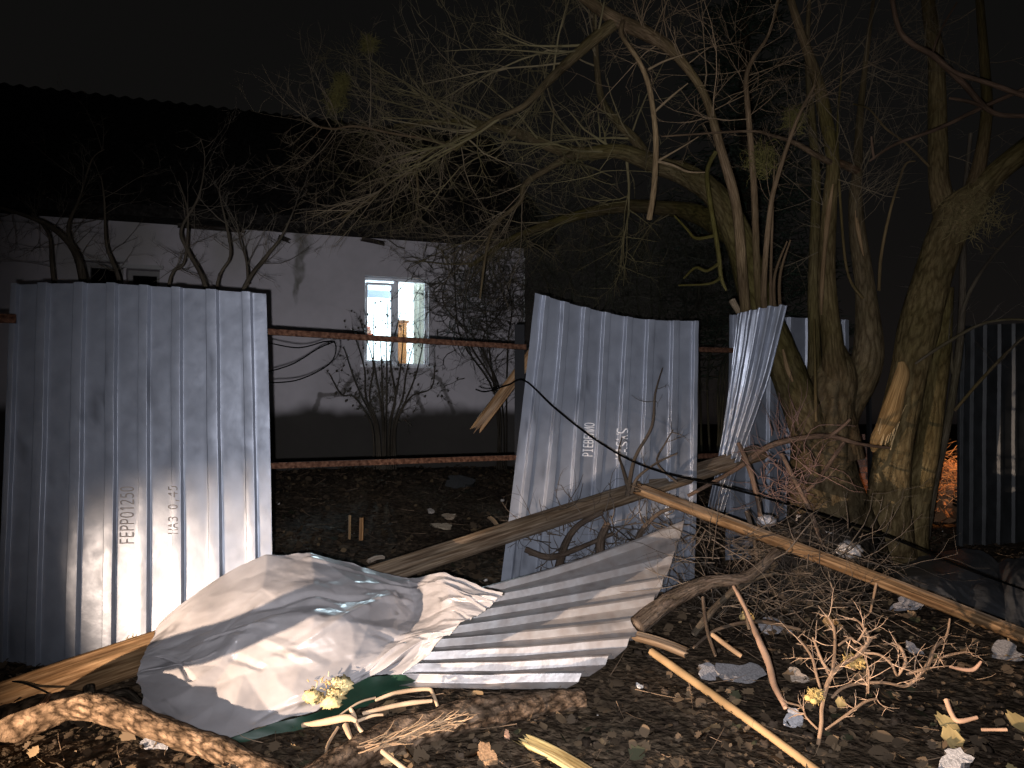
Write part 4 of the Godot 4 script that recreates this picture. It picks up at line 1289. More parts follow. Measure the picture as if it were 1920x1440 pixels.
func trees() -> void:
	rng.seed = 101
	var brown := Color(0.150, 0.116, 0.068)
	var tan := Color(0.26, 0.185, 0.115)
	var twig := Color(0.19, 0.15, 0.10)
	var A := thing("many_stemmed_tree", "large mossy many-stemmed tree behind the folded sheet, with a wide twiggy crown", "tree", P(1560, 1060, 6.1))
	limb(A, "trunk", [Vector4(1572, 1090, 6.1, 215), Vector4(1568, 1040, 6.1, 180), Vector4(1554, 960, 6.1, 150), Vector4(1540, 860, 6.1, 116), Vector4(1548, 770, 6.1, 104), Vector4(1566, 700, 6.14, 76), Vector4(1566, 640, 6.25, 20)], 26, brown, 0.12, 0.09)
	var a1 := limb(A, "limb", [Vector4(1545, 880, 6.05, 78), Vector4(1505, 770, 6.0, 70), Vector4(1465, 670, 6.0, 64), Vector4(1424, 575, 5.98, 62), Vector4(1390, 460, 6.0, 56), Vector4(1345, 372, 6.1, 46), Vector4(1290, 330, 6.25, 42), Vector4(1233, 310, 6.3, 34), Vector4(1162, 284, 6.4, 28), Vector4(1091, 288, 6.5, 24), Vector4(1040, 278, 6.6, 20), Vector4(985, 255, 6.7, 18), Vector4(914, 236, 6.9, 15), Vector4(850, 228, 7.0, 11), Vector4(740, 236, 7.2, 7)], 18, brown, 0.3, 0.10)
	var a1b := limb(A, "limb", [Vector4(1075, 290, 6.5, 16), Vector4(1030, 315, 6.4, 12), Vector4(985, 345, 6.3, 11), Vector4(975, 378, 6.3, 9), Vector4(930, 420, 6.3, 8), Vector4(912, 470, 6.35, 6), Vector4(900, 560, 6.4, 4)], 8, brown, 0.1, 0.1)
	var a4 := limb(A, "limb", [Vector4(1222, 306, 6.3, 20), Vector4(1190, 262, 6.4, 19), Vector4(1160, 232, 6.5, 16), Vector4(1128, 186, 6.6, 13), Vector4(1118, 110, 6.7, 11), Vector4(1116, 50, 6.8, 9), Vector4(1100, -40, 6.9, 7)], 9, brown * 1.1, 0.15, 0.1)
	var low := limb(A, "limb", [Vector4(1375, 440, 6.1, 46), Vector4(1310, 402, 6.6, 36), Vector4(1240, 390, 6.9, 28), Vector4(1160, 388, 7.1, 24), Vector4(1056, 412, 7.4, 17), Vector4(960, 448, 7.6, 12), Vector4(880, 500, 7.8, 7)], 10, brown * 0.75, 0.3, 0.1)
	var s1 := limb(A, "limb", [Vector4(1404, 640, 5.8, 20), Vector4(1394, 540, 5.7, 20), Vector4(1381, 390, 5.6, 19), Vector4(1351, 278, 5.5, 17), Vector4(1325, 188, 5.5, 15), Vector4(1297, 139, 5.5, 15), Vector4(1256, 92, 5.5, 20), Vector4(1210, 62, 5.6, 26), Vector4(1150, 34, 5.7, 26), Vector4(1090, -10, 5.8, 20), Vector4(1040, -60, 5.9, 14)], 10, tan, 0.12, 0.08)
	var a3 := limb(A, "limb", [Vector4(1160, 38, 5.7, 26), Vector4(1120, 68, 5.72, 24), Vector4(1070, 112, 5.8, 20), Vector4(1040, 140, 5.85, 17), Vector4(1013, 168, 5.9, 13), Vector4(980, 200, 5.95, 11), Vector4(928, 224, 6.0, 10), Vector4(889, 248, 6.05, 9), Vector4(854, 281, 6.1, 7)], 10, brown * 1.2, 0.35, 0.1)
	var a5 := limb(A, "limb", [Vector4(854, 280, 6.1, 6), Vector4(808, 263, 6.1, 6), Vector4(740, 251, 6.1, 5), Vector4(666, 237, 6.15, 5), Vector4(624, 242, 6.2, 4), Vector4(586, 235, 6.2, 2)], 6, tan, 0.0, 0.0)
	var a6 := limb(A, "limb", [Vector4(892, 246, 6.05, 8), Vector4(838, 268, 6.2, 8), Vector4(790, 296, 6.3, 8), Vector4(776, 322, 6.35, 7), Vector4(737, 337, 6.4, 6), Vector4(695, 372, 6.5, 5), Vector4(641, 408, 6.5, 4)], 6, brown, 0.2, 0.1)
	var a7 := limb(A, "limb", [Vector4(780, 318, 6.35, 6), Vector4(784, 360, 6.4, 5), Vector4(780, 395, 6.4, 4)], 6, brown, 0.2, 0.1)
	var s2 := limb(A, "limb", [Vector4(1432, 620, 5.8, 15), Vector4(1421, 540, 5.75, 14), Vector4(1414, 356, 5.6, 13), Vector4(1404, 225, 5.5, 11), Vector4(1399, 150, 5.45, 10), Vector4(1411, 112, 5.4, 8), Vector4(1440, 67, 5.4, 6), Vector4(1460, 0, 5.4, 4)], 8, tan, 0.1, 0.06)
	var s3 := limb(A, "limb", [Vector4(1438, 620, 5.7, 12), Vector4(1432, 540, 5.65, 12), Vector4(1444, 394, 5.5, 10), Vector4(1463, 315, 5.45, 9), Vector4(1496, 221, 5.4, 7), Vector4(1528, 160, 5.4, 5)], 7, tan * 1.1, 0.0, 0.05)
	for x in [[1447, 5.75, 1452, 300], [1454, 5.8, 1476, 452], [1464, 5.7, 1482, 450]]:
		limb(A, "sucker", [Vector4(x[0], 600, x[1], 7), Vector4(x[0] - 2, 520, x[1] - 0.05, 6), Vector4(x[2], x[3], x[1] - 0.15, 3)], 6, tan, 0.0, 0.0)
	var s4 := limb(A, "stem", [Vector4(1580, 860, 6.05, 80), Vector4(1572, 760, 6.05, 56), Vector4(1562, 660, 6.0, 40), Vector4(1552, 560, 6.0, 35), Vector4(1550, 480, 6.0, 31), Vector4(1556, 375, 5.95, 27), Vector4(1561, 300, 5.9, 24), Vector4(1545, 206, 5.9, 24), Vector4(1530, 142, 5.9, 20), Vector4(1500, 56, 5.9, 16), Vector4(1470, -40, 5.9, 13)], 14, Color(0.18, 0.13, 0.075), 0.12, 0.09)
	var s4b := limb(A, "stem", [Vector4(1530, 800, 6.15, 40), Vector4(1527, 660, 6.15, 24), Vector4(1525, 540, 6.15, 20), Vector4(1529, 400, 6.15, 18), Vector4(1530, 319, 6.15, 16), Vector4(1522, 225, 6.2, 15), Vector4(1514, 90, 6.3, 10), Vector4(1520, -40, 6.3, 6)], 10, brown, 0.15, 0.08)
	var s5 := limb(A, "stem", [Vector4(1540, 960, 6.1, 66), Vector4(1558, 860, 6.1, 64), Vector4(1588, 770, 6.15, 54), Vector4(1626, 680, 6.2, 56), Vector4(1624, 560, 6.2, 38), Vector4(1608, 440, 6.2, 30), Vector4(1604, 370, 6.2, 24), Vector4(1608, 318, 6.2, 18), Vector4(1612, 225, 6.2, 13), Vector4(1624, 110, 6.2, 9), Vector4(1640, -20, 6.2, 6)], 14, brown, 0.15, 0.09)
	limb(A, "broken_branch", [Vector4(1608, 322, 6.2, 17), Vector4(1590, 312, 6.1, 15), Vector4(1564, 303, 5.98, 14)], 8, Color(0.22, 0.14, 0.085), 0.0, 0.1)
	limb(A, "broken_branch", [Vector4(1560, 306, 5.9, 12), Vector4(1525, 288, 5.7, 11), Vector4(1490, 268, 5.6, 9), Vector4(1440, 252, 5.5, 6), Vector4(1400, 246, 5.4, 5), Vector4(1240, 256, 5.3, 3)], 8, Color(0.20, 0.14, 0.09), 0.0, 0.1)
	limb(A, "broken_branch", [Vector4(1385, 585, 5.9, 12), Vector4(1372, 562, 5.85, 14)], 8, Color(0.35, 0.28, 0.2), 0.0, 0.1)
	# hanging dead branch with a pale cut end
	var hang := limb(A, "dead_branch", [Vector4(1168, 40, 5.4, 9), Vector4(1166, 66, 5.3, 9), Vector4(1197, 113, 5.2, 9), Vector4(1216, 160, 5.2, 10), Vector4(1226, 219, 5.2, 10), Vector4(1230, 276, 5.2, 11), Vector4(1226, 354, 5.2, 11), Vector4(1217, 412, 5.2, 11)], 8, Color(0.36, 0.26, 0.15), 0.0, 0.06)
	for q in [[Vector4(1216, 130, 5.2, 5), Vector4(1245, 115, 5.15, 4), Vector4(1282, 102, 5.1, 3)], [Vector4(1227, 210, 5.2, 5), Vector4(1260, 180, 5.15, 4), Vector4(1290, 156, 5.1, 2)], [Vector4(1231, 302, 5.2, 6), Vector4(1262, 310, 5.15, 5), Vector4(1290, 322, 5.1, 4), Vector4(1322, 323, 5.1, 2)], [Vector4(1233, 302, 5.2, 5), Vector4(1280, 275, 5.15, 3), Vector4(1310, 256, 5.1, 2)]]:
		limb(A, "dead_branch", q, 6, Color(0.36, 0.27, 0.17), 0.0, 0.0, 5)
	# mossy yellow-green spurs
	for q in [[Vector4(1342, 285, 5.5, 9), Vector4(1326, 320, 5.5, 9), Vector4(1330, 370, 5.5, 9), Vector4(1340, 430, 5.5, 9), Vector4(1348, 480, 5.5, 9), Vector4(1352, 520, 5.5, 8), Vector4(1362, 545, 5.5, 4)], [Vector4(1340, 442, 5.5, 7), Vector4(1305, 447, 5.45, 7), Vector4(1290, 432, 5.4, 5), Vector4(1264, 404, 5.35, 3)], [Vector4(1347, 495, 5.5, 7), Vector4(1325, 508, 5.45, 6), Vector4(1304, 502, 5.4, 6), Vector4(1282, 522, 5.35, 3)], [Vector4(1352, 520, 5.5, 7), Vector4(1330, 532, 5.45, 5), Vector4(1272, 535, 5.4, 3)]]:
		limb(A, "mossy_spur", q, 7, Color(0.20, 0.18, 0.08), 0.55, 0.25, 6)
	# bare wood where bark was torn off
	for q in [[Vector4(1540, 590, 5.90, 3), Vector4(1541, 540, 5.88, 9), Vector4(1546, 470, 5.88, 8), Vector4(1553, 400, 5.87, 10), Vector4(1562, 345, 5.87, 3)], [Vector4(1604, 395, 6.13, 2), Vector4(1607, 420, 6.13, 8), Vector4(1612, 445, 6.13, 7), Vector4(1619, 480, 6.13, 2)], [Vector4(1468, 655, 5.82, 4), Vector4(1476, 690, 5.82, 9), Vector4(1486, 715, 5.84, 4)], [Vector4(1498, 730, 5.86, 4), Vector4(1510, 760, 5.88, 9), Vector4(1516, 780, 5.9, 4)]]:
		limb(A, "bare_wood", q, 9, Color(0.38, 0.265, 0.15), 0.0, 0.3, 8, M.wood)
	for q in [[1430, 300, 5.55, 0.085], [630, 190, 6.3, 0.07], [692, 82, 6.3, 0.035], [1490, 222, 6.0, 0.06], [640, 158, 6.3, 0.05]]:
		var mo := MB.new()
		for i in 260:
			var c: Vector3 = P(q[0], q[1], q[2]) + Vector3(rng.randfn(), rng.randfn() * 1.2, rng.randfn()) * q[3] * 0.55
			quick(mo, c, Vector3(rng.randfn(), rng.randfn(), rng.randfn()), 0.09, 0.003, 1.0, -0.3, 2, 3, Color(0.16, 0.14, 0.05) * rng.randf_range(0.6, 1.3))
		part(A, "moss_clump", mo, M.twig, "stuff")
	var tw := MB.new()
	var left := Vector3(-0.8, 0.0, 0.0)
	sprout(tw, a1, 0.50, 1.0, 19, 0.5, 1.5, 0.016, twig, 0.15, 4.5, 3, left)
	sprout(tw, a1b, 0.1, 1.0, 16, 0.3, 0.9, 0.006, twig, -0.1, 5.0, 2, left)
	sprout(tw, a4, 0.1, 1.0, 11, 0.4, 1.1, 0.012, twig, 0.1, 4.5, 3, left)
	sprout(tw, low, 0.2, 1.0, 16, 0.5, 1.2, 0.010, twig * 0.75, -0.2, 4.5, 3, left)
	sprout(tw, s1, 0.35, 1.0, 26, 0.3, 1.0, 0.007, tan, 0.2, 4.5, 2)
	sprout(tw, a3, 0.1, 1.0, 19, 0.4, 1.3, 0.014, twig * 1.1, 0.15, 5.0, 3, left)
	sprout(tw, a5, 0.0, 1.0, 26, 0.25, 0.75, 0.005, twig * 1.15, 0.15, 6.0, 2)
	sprout(tw, a6, 0.1, 1.0, 36, 0.25, 0.8, 0.008, twig * 1.15, 0.05, 6.0, 2, Vector3(-0.5, 0.1, 0))
	sprout(tw, a7, 0.1, 1.0, 12, 0.2, 0.6, 0.004, twig, -0.05, 6.0, 2)
	sprout(tw, s2, 0.4, 1.0, 16, 0.3, 0.9, 0.005, tan, 0.3, 4.0, 2)
	sprout(tw, s3, 0.4, 1.0, 10, 0.25, 0.7, 0.004, tan, 0.3, 4.0, 2)
	sprout(tw, s4, 0.4, 1.0, 14, 0.4, 1.0, 0.006, twig, 0.3, 4.0, 2)
	sprout(tw, s4b, 0.5, 1.0, 14, 0.4, 1.1, 0.006, twig * 0.8, 0.3, 4.0, 2)
	sprout(tw, s5, 0.5, 1.0, 18, 0.4, 1.1, 0.006, twig, 0.2, 4.0, 2)
	part(A, "twigs", tw, M.twig, "stuff")

	var B := thing("broken_tree", "leaning tree at the right with pale torn wood on its trunk", "tree", P(1690, 1060, 6.25))
	var bark := Color(0.20, 0.150, 0.078)
	limb(B, "trunk", [Vector4(1662, 1080, 6.15, 118), Vector4(1664, 1000, 6.15, 88), Vector4(1668, 900, 6.15, 70), Vector4(1682, 800, 6.15, 66), Vector4(1704, 700, 6.15, 64), Vector4(1724, 610, 6.15, 70), Vector4(1748, 520, 6.15, 66), Vector4(1776, 440, 6.1, 66), Vector4(1802, 395, 6.05, 74), Vector4(1832, 362, 6.0, 50), Vector4(1875, 318, 5.95, 40), Vector4(1950, 262, 5.9, 44), Vector4(2050, 190, 5.9, 36)], 24, bark, 0.28, 0.08)
	limb(B, "trunk", [Vector4(1692, 1080, 6.3, 90), Vector4(1712, 960, 6.3, 58), Vector4(1737, 850, 6.3, 44), Vector4(1751, 740, 6.3, 40), Vector4(1757, 640, 6.28, 48), Vector4(1760, 540, 6.22, 50)], 18, bark, 0.28, 0.08)
	var b1 := limb(B, "limb", [Vector4(1784, 430, 6.2, 50), Vector4(1762, 350, 6.25, 36), Vector4(1758, 244, 6.3, 34), Vector4(1755, 112, 6.3, 28), Vector4(1742, 20, 6.3, 24), Vector4(1735, -60, 6.3, 20)], 14, bark * 0.9, 0.3, 0.08)
	var b2 := limb(B, "limb", [Vector4(1815, 390, 6.0, 36), Vector4(1838, 300, 6.0, 24), Vector4(1850, 206, 6.0, 20), Vector4(1846, 120, 6.0, 17), Vector4(1837, 0, 6.0, 14), Vector4(1834, -60, 6.0, 12)], 12, Color(0.15, 0.105, 0.06), 0.15, 0.08)
	limb(B, "torn_wood", [Vector4(1690, 680, 5.99, 12), Vector4(1692, 702, 5.96, 27), Vector4(1681, 738, 5.96, 30), Vector4(1670, 775, 5.95, 38), Vector4(1655, 806, 5.98, 32), Vector4(1644, 826, 5.99, 26), Vector4(1637, 846, 6.03, 8)], 14, Color(0.50, 0.33, 0.15), 0.0, 0.12, 12, M.wood)
	for i in 14:
		var sb := MB.new()
		quick(sb, P(1646 + rng.randf() * 40, 850 - rng.randf() * 60, 5.93), Vector3(0.25, 1.0, 0.1), rng.randf_range(0.08, 0.28), 0.006, 0.15, 0.0, 3, 4, Color(0.60, 0.42, 0.22) * rng.randf_range(0.7, 1.1))
		part(B, "splinter", sb, M.twig)
	var mo := MB.new()
	for i in 420:
		var c := P(1825, 405, 5.85) + Vector3(rng.randfn() * 0.11, rng.randfn() * 0.10, rng.randfn() * 0.07)
		quick(mo, c, Vector3(rng.randfn(), rng.randfn(), rng.randfn()), 0.12, 0.003, 1.0, -0.3, 2, 3, Color(0.20, 0.16, 0.075) * rng.randf_range(0.6, 1.3))
	part(B, "moss_clump", mo, M.twig, "stuff")
	var tb := MB.new()
	sprout(tb, b1, 0.3, 1.0, 14, 0.4, 1.1, 0.006, twig, 0.3, 4.0, 2)
	sprout(tb, b2, 0.3, 1.0, 12, 0.4, 1.0, 0.006, twig, 0.3, 4.0, 2)
	part(B, "twigs", tb, M.twig, "stuff")
	for q in [[Vector4(1668, -30, 5.0, 8), Vector4(1684, 50, 5.0, 9), Vector4(1710, 82, 5.0, 10), Vector4(1752, 106, 5.0, 11), Vector4(1807, 157, 5.0, 11), Vector4(1845, 199, 5.0, 10), Vector4(1880, 216, 5.0, 9), Vector4(1960, 216, 5.0, 8)], [Vector4(1752, 104, 5.0, 7), Vector4(1792, 136, 4.95, 8), Vector4(1860, 158, 4.9, 9), Vector4(1990, 205, 4.85, 10)], [Vector4(1960, 150, 5.0, 8), Vector4(1845, 200, 5.02, 8), Vector4(1762, 240, 5.05, 7), Vector4(1680, 270, 5.1, 6), Vector4(1630, 302, 5.1, 4)], [Vector4(1634, 256, 5.1, 4), Vector4(1636, 280, 5.1, 5), Vector4(1639, 298, 5.1, 4)], [Vector4(1748, 100, 5.0, 5), Vector4(1765, 55, 5.0, 4), Vector4(1794, 5, 5.0, 3)], [Vector4(1780, 184, 5.0, 5), Vector4(1815, 190, 5.0, 7), Vector4(1846, 200, 5.0, 7)]]:
		limb(B, "near_branch", q, 8, Color(0.15, 0.10, 0.07), 0.0, 0.06, 6)

	var C := thing("thin_saplings", "thin grey saplings growing between the right tree and the dark sheets", "sapling", P(1780, 1000, 6.6))
	var tc := MB.new()
	for q in [[Vector4(1736, 1010, 6.5, 16), Vector4(1754, 900, 6.5, 15), Vector4(1776, 800, 6.5, 14), Vector4(1800, 640, 6.5, 14), Vector4(1806, 500, 6.5, 12), Vector4(1806, 400, 6.5, 9), Vector4(1820, 250, 6.5, 7)], [Vector4(1800, 600, 6.5, 8), Vector4(1822, 540, 6.4, 7), Vector4(1870, 470, 6.3, 6), Vector4(1930, 410, 6.2, 5)], [Vector4(1716, 682, 5.8, 4), Vector4(1760, 652, 5.7, 6), Vector4(1830, 612, 5.6, 6), Vector4(1880, 600, 5.6, 5), Vector4(1940, 600, 5.5, 4)], [Vector4(1790, 770, 6.3, 6), Vector4(1840, 712, 6.2, 6), Vector4(1900, 650, 6.0, 5), Vector4(1960, 600, 5.9, 4)], [Vector4(1786, 700, 6.5, 7), Vector4(1778, 600, 6.5, 5), Vector4(1770, 560, 6.5, 3)]]:
		var r := limb(C, "stem", q, 7, Color(0.13, 0.11, 0.085), 0.05, 0.06, 6)
		sprout(tc, r, 0.3, 1.0, 5, 0.2, 0.6, 0.003, Color(0.13, 0.11, 0.09), 0.3, 4.0, 1)
	part(C, "twigs", tc, M.twig, "stuff")
	var D := thing("slender_shoots", "slender upright shoots between the two trees", "sapling", P(1640, 1000, 6.2))
	for q in [[Vector4(1648, 545, 6.0, 6), Vector4(1652, 480, 6.0, 6), Vector4(1668, 400, 6.0, 5), Vector4(1684, 345, 6.0, 4), Vector4(1698, 308, 6.0, 4), Vector4(1716, 302, 6.0, 3)], [Vector4(1530, 790, 5.6, 7), Vector4(1528, 680, 5.6, 5), Vector4(1526, 600, 5.6, 4)], [Vector4(1618, 560, 5.9, 6), Vector4(1592, 520, 5.9, 5), Vector4(1580, 440, 5.9, 5), Vector4(1570, 250, 5.9, 4), Vector4(1580, 120, 5.9, 3)], [Vector4(1742, 312, 6.0, 5), Vector4(1700, 270, 5.9, 4), Vector4(1660, 240, 5.9, 4), Vector4(1630, 205, 5.9, 3), Vector4(1600, 195, 5.8, 3)]]:
		limb(D, "shoot", q, 6, Color(0.22, 0.16, 0.085), 0.15, 0.05, 6)


func bush(called: String, label: String, base: Vector3, stems: Array, col: Color, up: float, kids: float, levels: int, sp: int, lo: float, hi: float, r := 0.004, buds := 0, more: MB = null) -> void:
	var o := thing(called, label, "bush", base)
	var tw := MB.new()
	for q: Array in stems:
		var c := limb(o, "stem", q, 6, col, 0.0, 0.06, 5)
		sprout(tw, c, 0.25, 1.0, sp, lo, hi, r, col, up, kids, levels)
	if more: part(o, "tangle", more, M.twig, "stuff")
	for i in buds:
		var p: Vector3 = tw.v[rng.randi_range(0, tw.v.size() - 1)]
		lump(tw, p, Vector3(0.009, 0.013, 0.009) * rng.randf_range(0.6, 1.3), 0.2, 1.0, col * 0.8, 3)
	part(o, "twigs", tw, M.twig, "stuff")

func shrubs() -> void:
	rng.seed = 202
	var dk := Color(0.075, 0.065, 0.052)
	# rose-like bush below the lit window
	var st := []
	for x in [[-70, -150], [-52, -185], [-36, -200], [-22, -215], [-8, -170], [4, -235], [20, -215], [34, -205], [50, -170], [70, -180], [92, -120], [-96, -100]]:
		var w := rng.randf_range(-9, 9)
		st.append([Vector4(722 + x[0] * 0.22, 880, 8.3, 4), Vector4(722 + x[0] * 0.26 + w * 0.5, 800, 8.3, 3.6), Vector4(722 + x[0] * 0.6 + w, 745, 8.28, 3), Vector4(722 + x[0] * 0.85 - w, 800 + x[1] * 0.6, 8.25, 2.4), Vector4(722 + x[0] * 1.1 + w, 800 + x[1], 8.25, 1.4)])
	bush("rose_bush", "dark leafless bush in front of the lit window", P(722, 880, 8.3), st, dk * 1.5, 0.5, 8.0, 2, 15, 0.10, 0.36, 0.0026, 330)
	# fruit trees in front of the left part of the house
	var a := [[Vector4(182, 640, 6.6, 21), Vector4(160, 540, 6.6, 16), Vector4(140, 470, 6.6, 14), Vector4(95, 425, 6.6, 11), Vector4(20, 395, 6.6, 7), Vector4(-40, 380, 6.6, 5)], [Vector4(150, 500, 6.6, 10), Vector4(128, 430, 6.6, 7), Vector4(150, 370, 6.6, 5), Vector4(172, 300, 6.6, 3), Vector4(196, 280, 6.6, 2)], [Vector4(240, 620, 6.4, 10), Vector4(222, 520, 6.4, 8), Vector4(200, 460, 6.4, 6), Vector4(196, 380, 6.4, 4), Vector4(190, 330, 6.4, 2)], [Vector4(110, 600, 6.8, 9), Vector4(98, 500, 6.8, 8), Vector4(92, 440, 6.8, 6), Vector4(60, 400, 6.8, 4)]]
	bush("fruit_tree", "bare dark fruit tree behind the left half of the large left sheet", P(182, 800, 6.6), a, Color(0.15, 0.127, 0.098), 0.3, 5.0, 2, 12, 0.2, 0.6, 0.0045)
	a = [[Vector4(395, 660, 6.3, 11), Vector4(386, 540, 6.3, 9), Vector4(352, 470, 6.3, 7), Vector4(340, 430, 6.3, 6), Vector4(372, 370, 6.3, 4), Vector4(384, 300, 6.3, 2), Vector4(376, 260, 6.3, 2)], [Vector4(400, 660, 6.3, 9), Vector4(408, 530, 6.3, 6), Vector4(432, 480, 6.3, 5), Vector4(424, 420, 6.3, 4), Vector4(412, 350, 6.3, 2), Vector4(440, 310, 6.3, 2)], [Vector4(420, 660, 6.3, 11), Vector4(458, 540, 6.3, 9), Vector4(500, 480, 6.3, 7), Vector4(530, 440, 6.3, 5), Vector4(556, 380, 6.3, 2), Vector4(560, 350, 6.3, 2)], [Vector4(300, 640, 6.3, 7), Vector4(320, 520, 6.3, 6), Vector4(346, 490, 6.3, 5), Vector4(352, 400, 6.3, 4), Vector4(335, 340, 6.3, 2)], [Vector4(465, 535, 6.3, 6), Vector4(462, 490, 6.3, 4), Vector4(450, 450, 6.3, 3), Vector4(446, 420, 6.3, 2)]]
	bush("fruit_tree", "bare dark fruit tree behind the right half of the large left sheet", P(400, 800, 6.3), a, Color(0.15, 0.127, 0.098), 0.3, 5.0, 2, 13, 0.15, 0.5, 0.0045)
	# tangled shrub at the right end of the house wall
	st = []
	for k in 6:
		var x := 820.0 + k * 26.0 + rng.randf() * 12.0
		st.append([Vector4(940 + (x - 890) * 0.15, 880, 8.7, 3), Vector4(lerpf(945, x, 0.2) + rng.randf_range(-12, 12), 740, 8.6, 2.6), Vector4(lerpf(930, x, 0.6) + rng.randf_range(-30, 30), 640, 8.5, 2.4), Vector4(x + rng.randf_range(-20, 20), 560, 8.4, 2.2), Vector4(x + rng.randf_range(-50, 50), 450, 8.2, 2)])
	var tang := MB.new()
	for i in 300:
		var c := P(893 + rng.randfn() * 48, 550 + rng.randfn() * 52, rng.randf_range(7.9, 8.6))
		grow(tang, c, Vector3(rng.randfn(), rng.randfn(), rng.randfn() * 0.5), rng.randf_range(0.2, 0.55), 0.0055, 1, dk * 1.3 * rng.randf_range(0.6, 1.1), -0.2, 6.0, 1.5)
	bush("tangled_shrub", "tangled dark shrub against the wall right of the lit window", P(905, 880, 8.7), st, dk * 0.9, -0.1, 6.0, 2, 9, 0.2, 0.6, 0.0035, 0, tang)
	# dark growth behind the middle sheet
	for k in 3:
		st = []
		for i in 7:
			var x := 1000.0 + k * 135.0 + rng.randf() * 170.0
			var w := rng.randf_range(-60, 60)
			st.append([Vector4(lerpf(1100 + k * 110.0, x, 0.3), 880, 9.0 + k * 0.5, 5), Vector4(lerpf(1100 + k * 110.0, x, 0.7) + w, 680, 8.9 + k * 0.5, 4), Vector4(x - w * 0.7, 560, 8.9 + k * 0.5, 4), Vector4(x, 470, 8.8 + k * 0.5, 3), Vector4(x + rng.randf_range(-80, 80), 380, 8.6 + k * 0.5, 2)])
		var thick := MB.new()
		for i in 420:
			var c := P(1075 + k * 130 + rng.randfn() * 85, 520 + rng.randfn() * 85, 8.4 + k * 0.4 + rng.randf() * 1.2)
			grow(thick, c, Vector3(rng.randfn(), rng.randfn(), rng.randfn() * 0.6), rng.randf_range(0.2, 0.6), 0.0045, 1, Color(0.06, 0.06, 0.045) * rng.randf_range(0.4, 1.4), -0.2, 6.0, 1.3)
		bush("dense_shrub", ["dark dense shrub behind the left half of the middle sheet", "dark dense shrub behind the right half of the middle sheet", "dark dense shrub in the gap behind the folded sheet"][k], P(1100 + k * 110, 880, 9.0), st, Color(0.055, 0.056, 0.042), -0.1, 5.5, 2, 9, 0.25, 0.8, 0.003, 0, thick)
	# conifer behind the trees
	var o := thing("dark_conifer", "dark conifer standing behind the many-stemmed tree", "tree", P(1400, 900, 11.0))
	limb(o, "trunk", [Vector4(1400, 900, 11.0, 46), Vector4(1402, 500, 11.0, 34), Vector4(1396, 100, 11.0, 20), Vector4(1390, -200, 11.0, 8)], 10, Color(0.05, 0.04, 0.03), 0.0, 0.1)
	var fo := MB.new()
	for i in 420:
		var t := rng.randf()
		var c := P(1400, lerpf(700, -220, t), 11.0)
		var a2 := rng.randf() * TAU
		var reach := lerpf(1.7, 0.4, t) * rng.randf_range(0.6, 1.0)
		var q := quick(fo, c, Vector3(cos(a2), -0.15, sin(a2)), reach, 0.012, 0.25, 0.2, 6, 3, Color(0.05, 0.042, 0.032))
		for n in 22:
			var w: Vector4 = q[rng.randi_range(1, 6)]
			quick(fo, Vector3(w.x, w.y, w.z) + Vector3(rng.randfn(), rng.randfn(), rng.randfn()) * 0.05, Vector3(cos(a2) + rng.randfn() * 0.7, rng.randfn() * 0.5, sin(a2) + rng.randfn() * 0.7), 0.16, 0.011, 0.3, -0.2, 2, 3, Color(0.035, 0.05, 0.036) * rng.randf_range(0.6, 1.3))
	part(o, "foliage", fo, M.twig, "stuff")


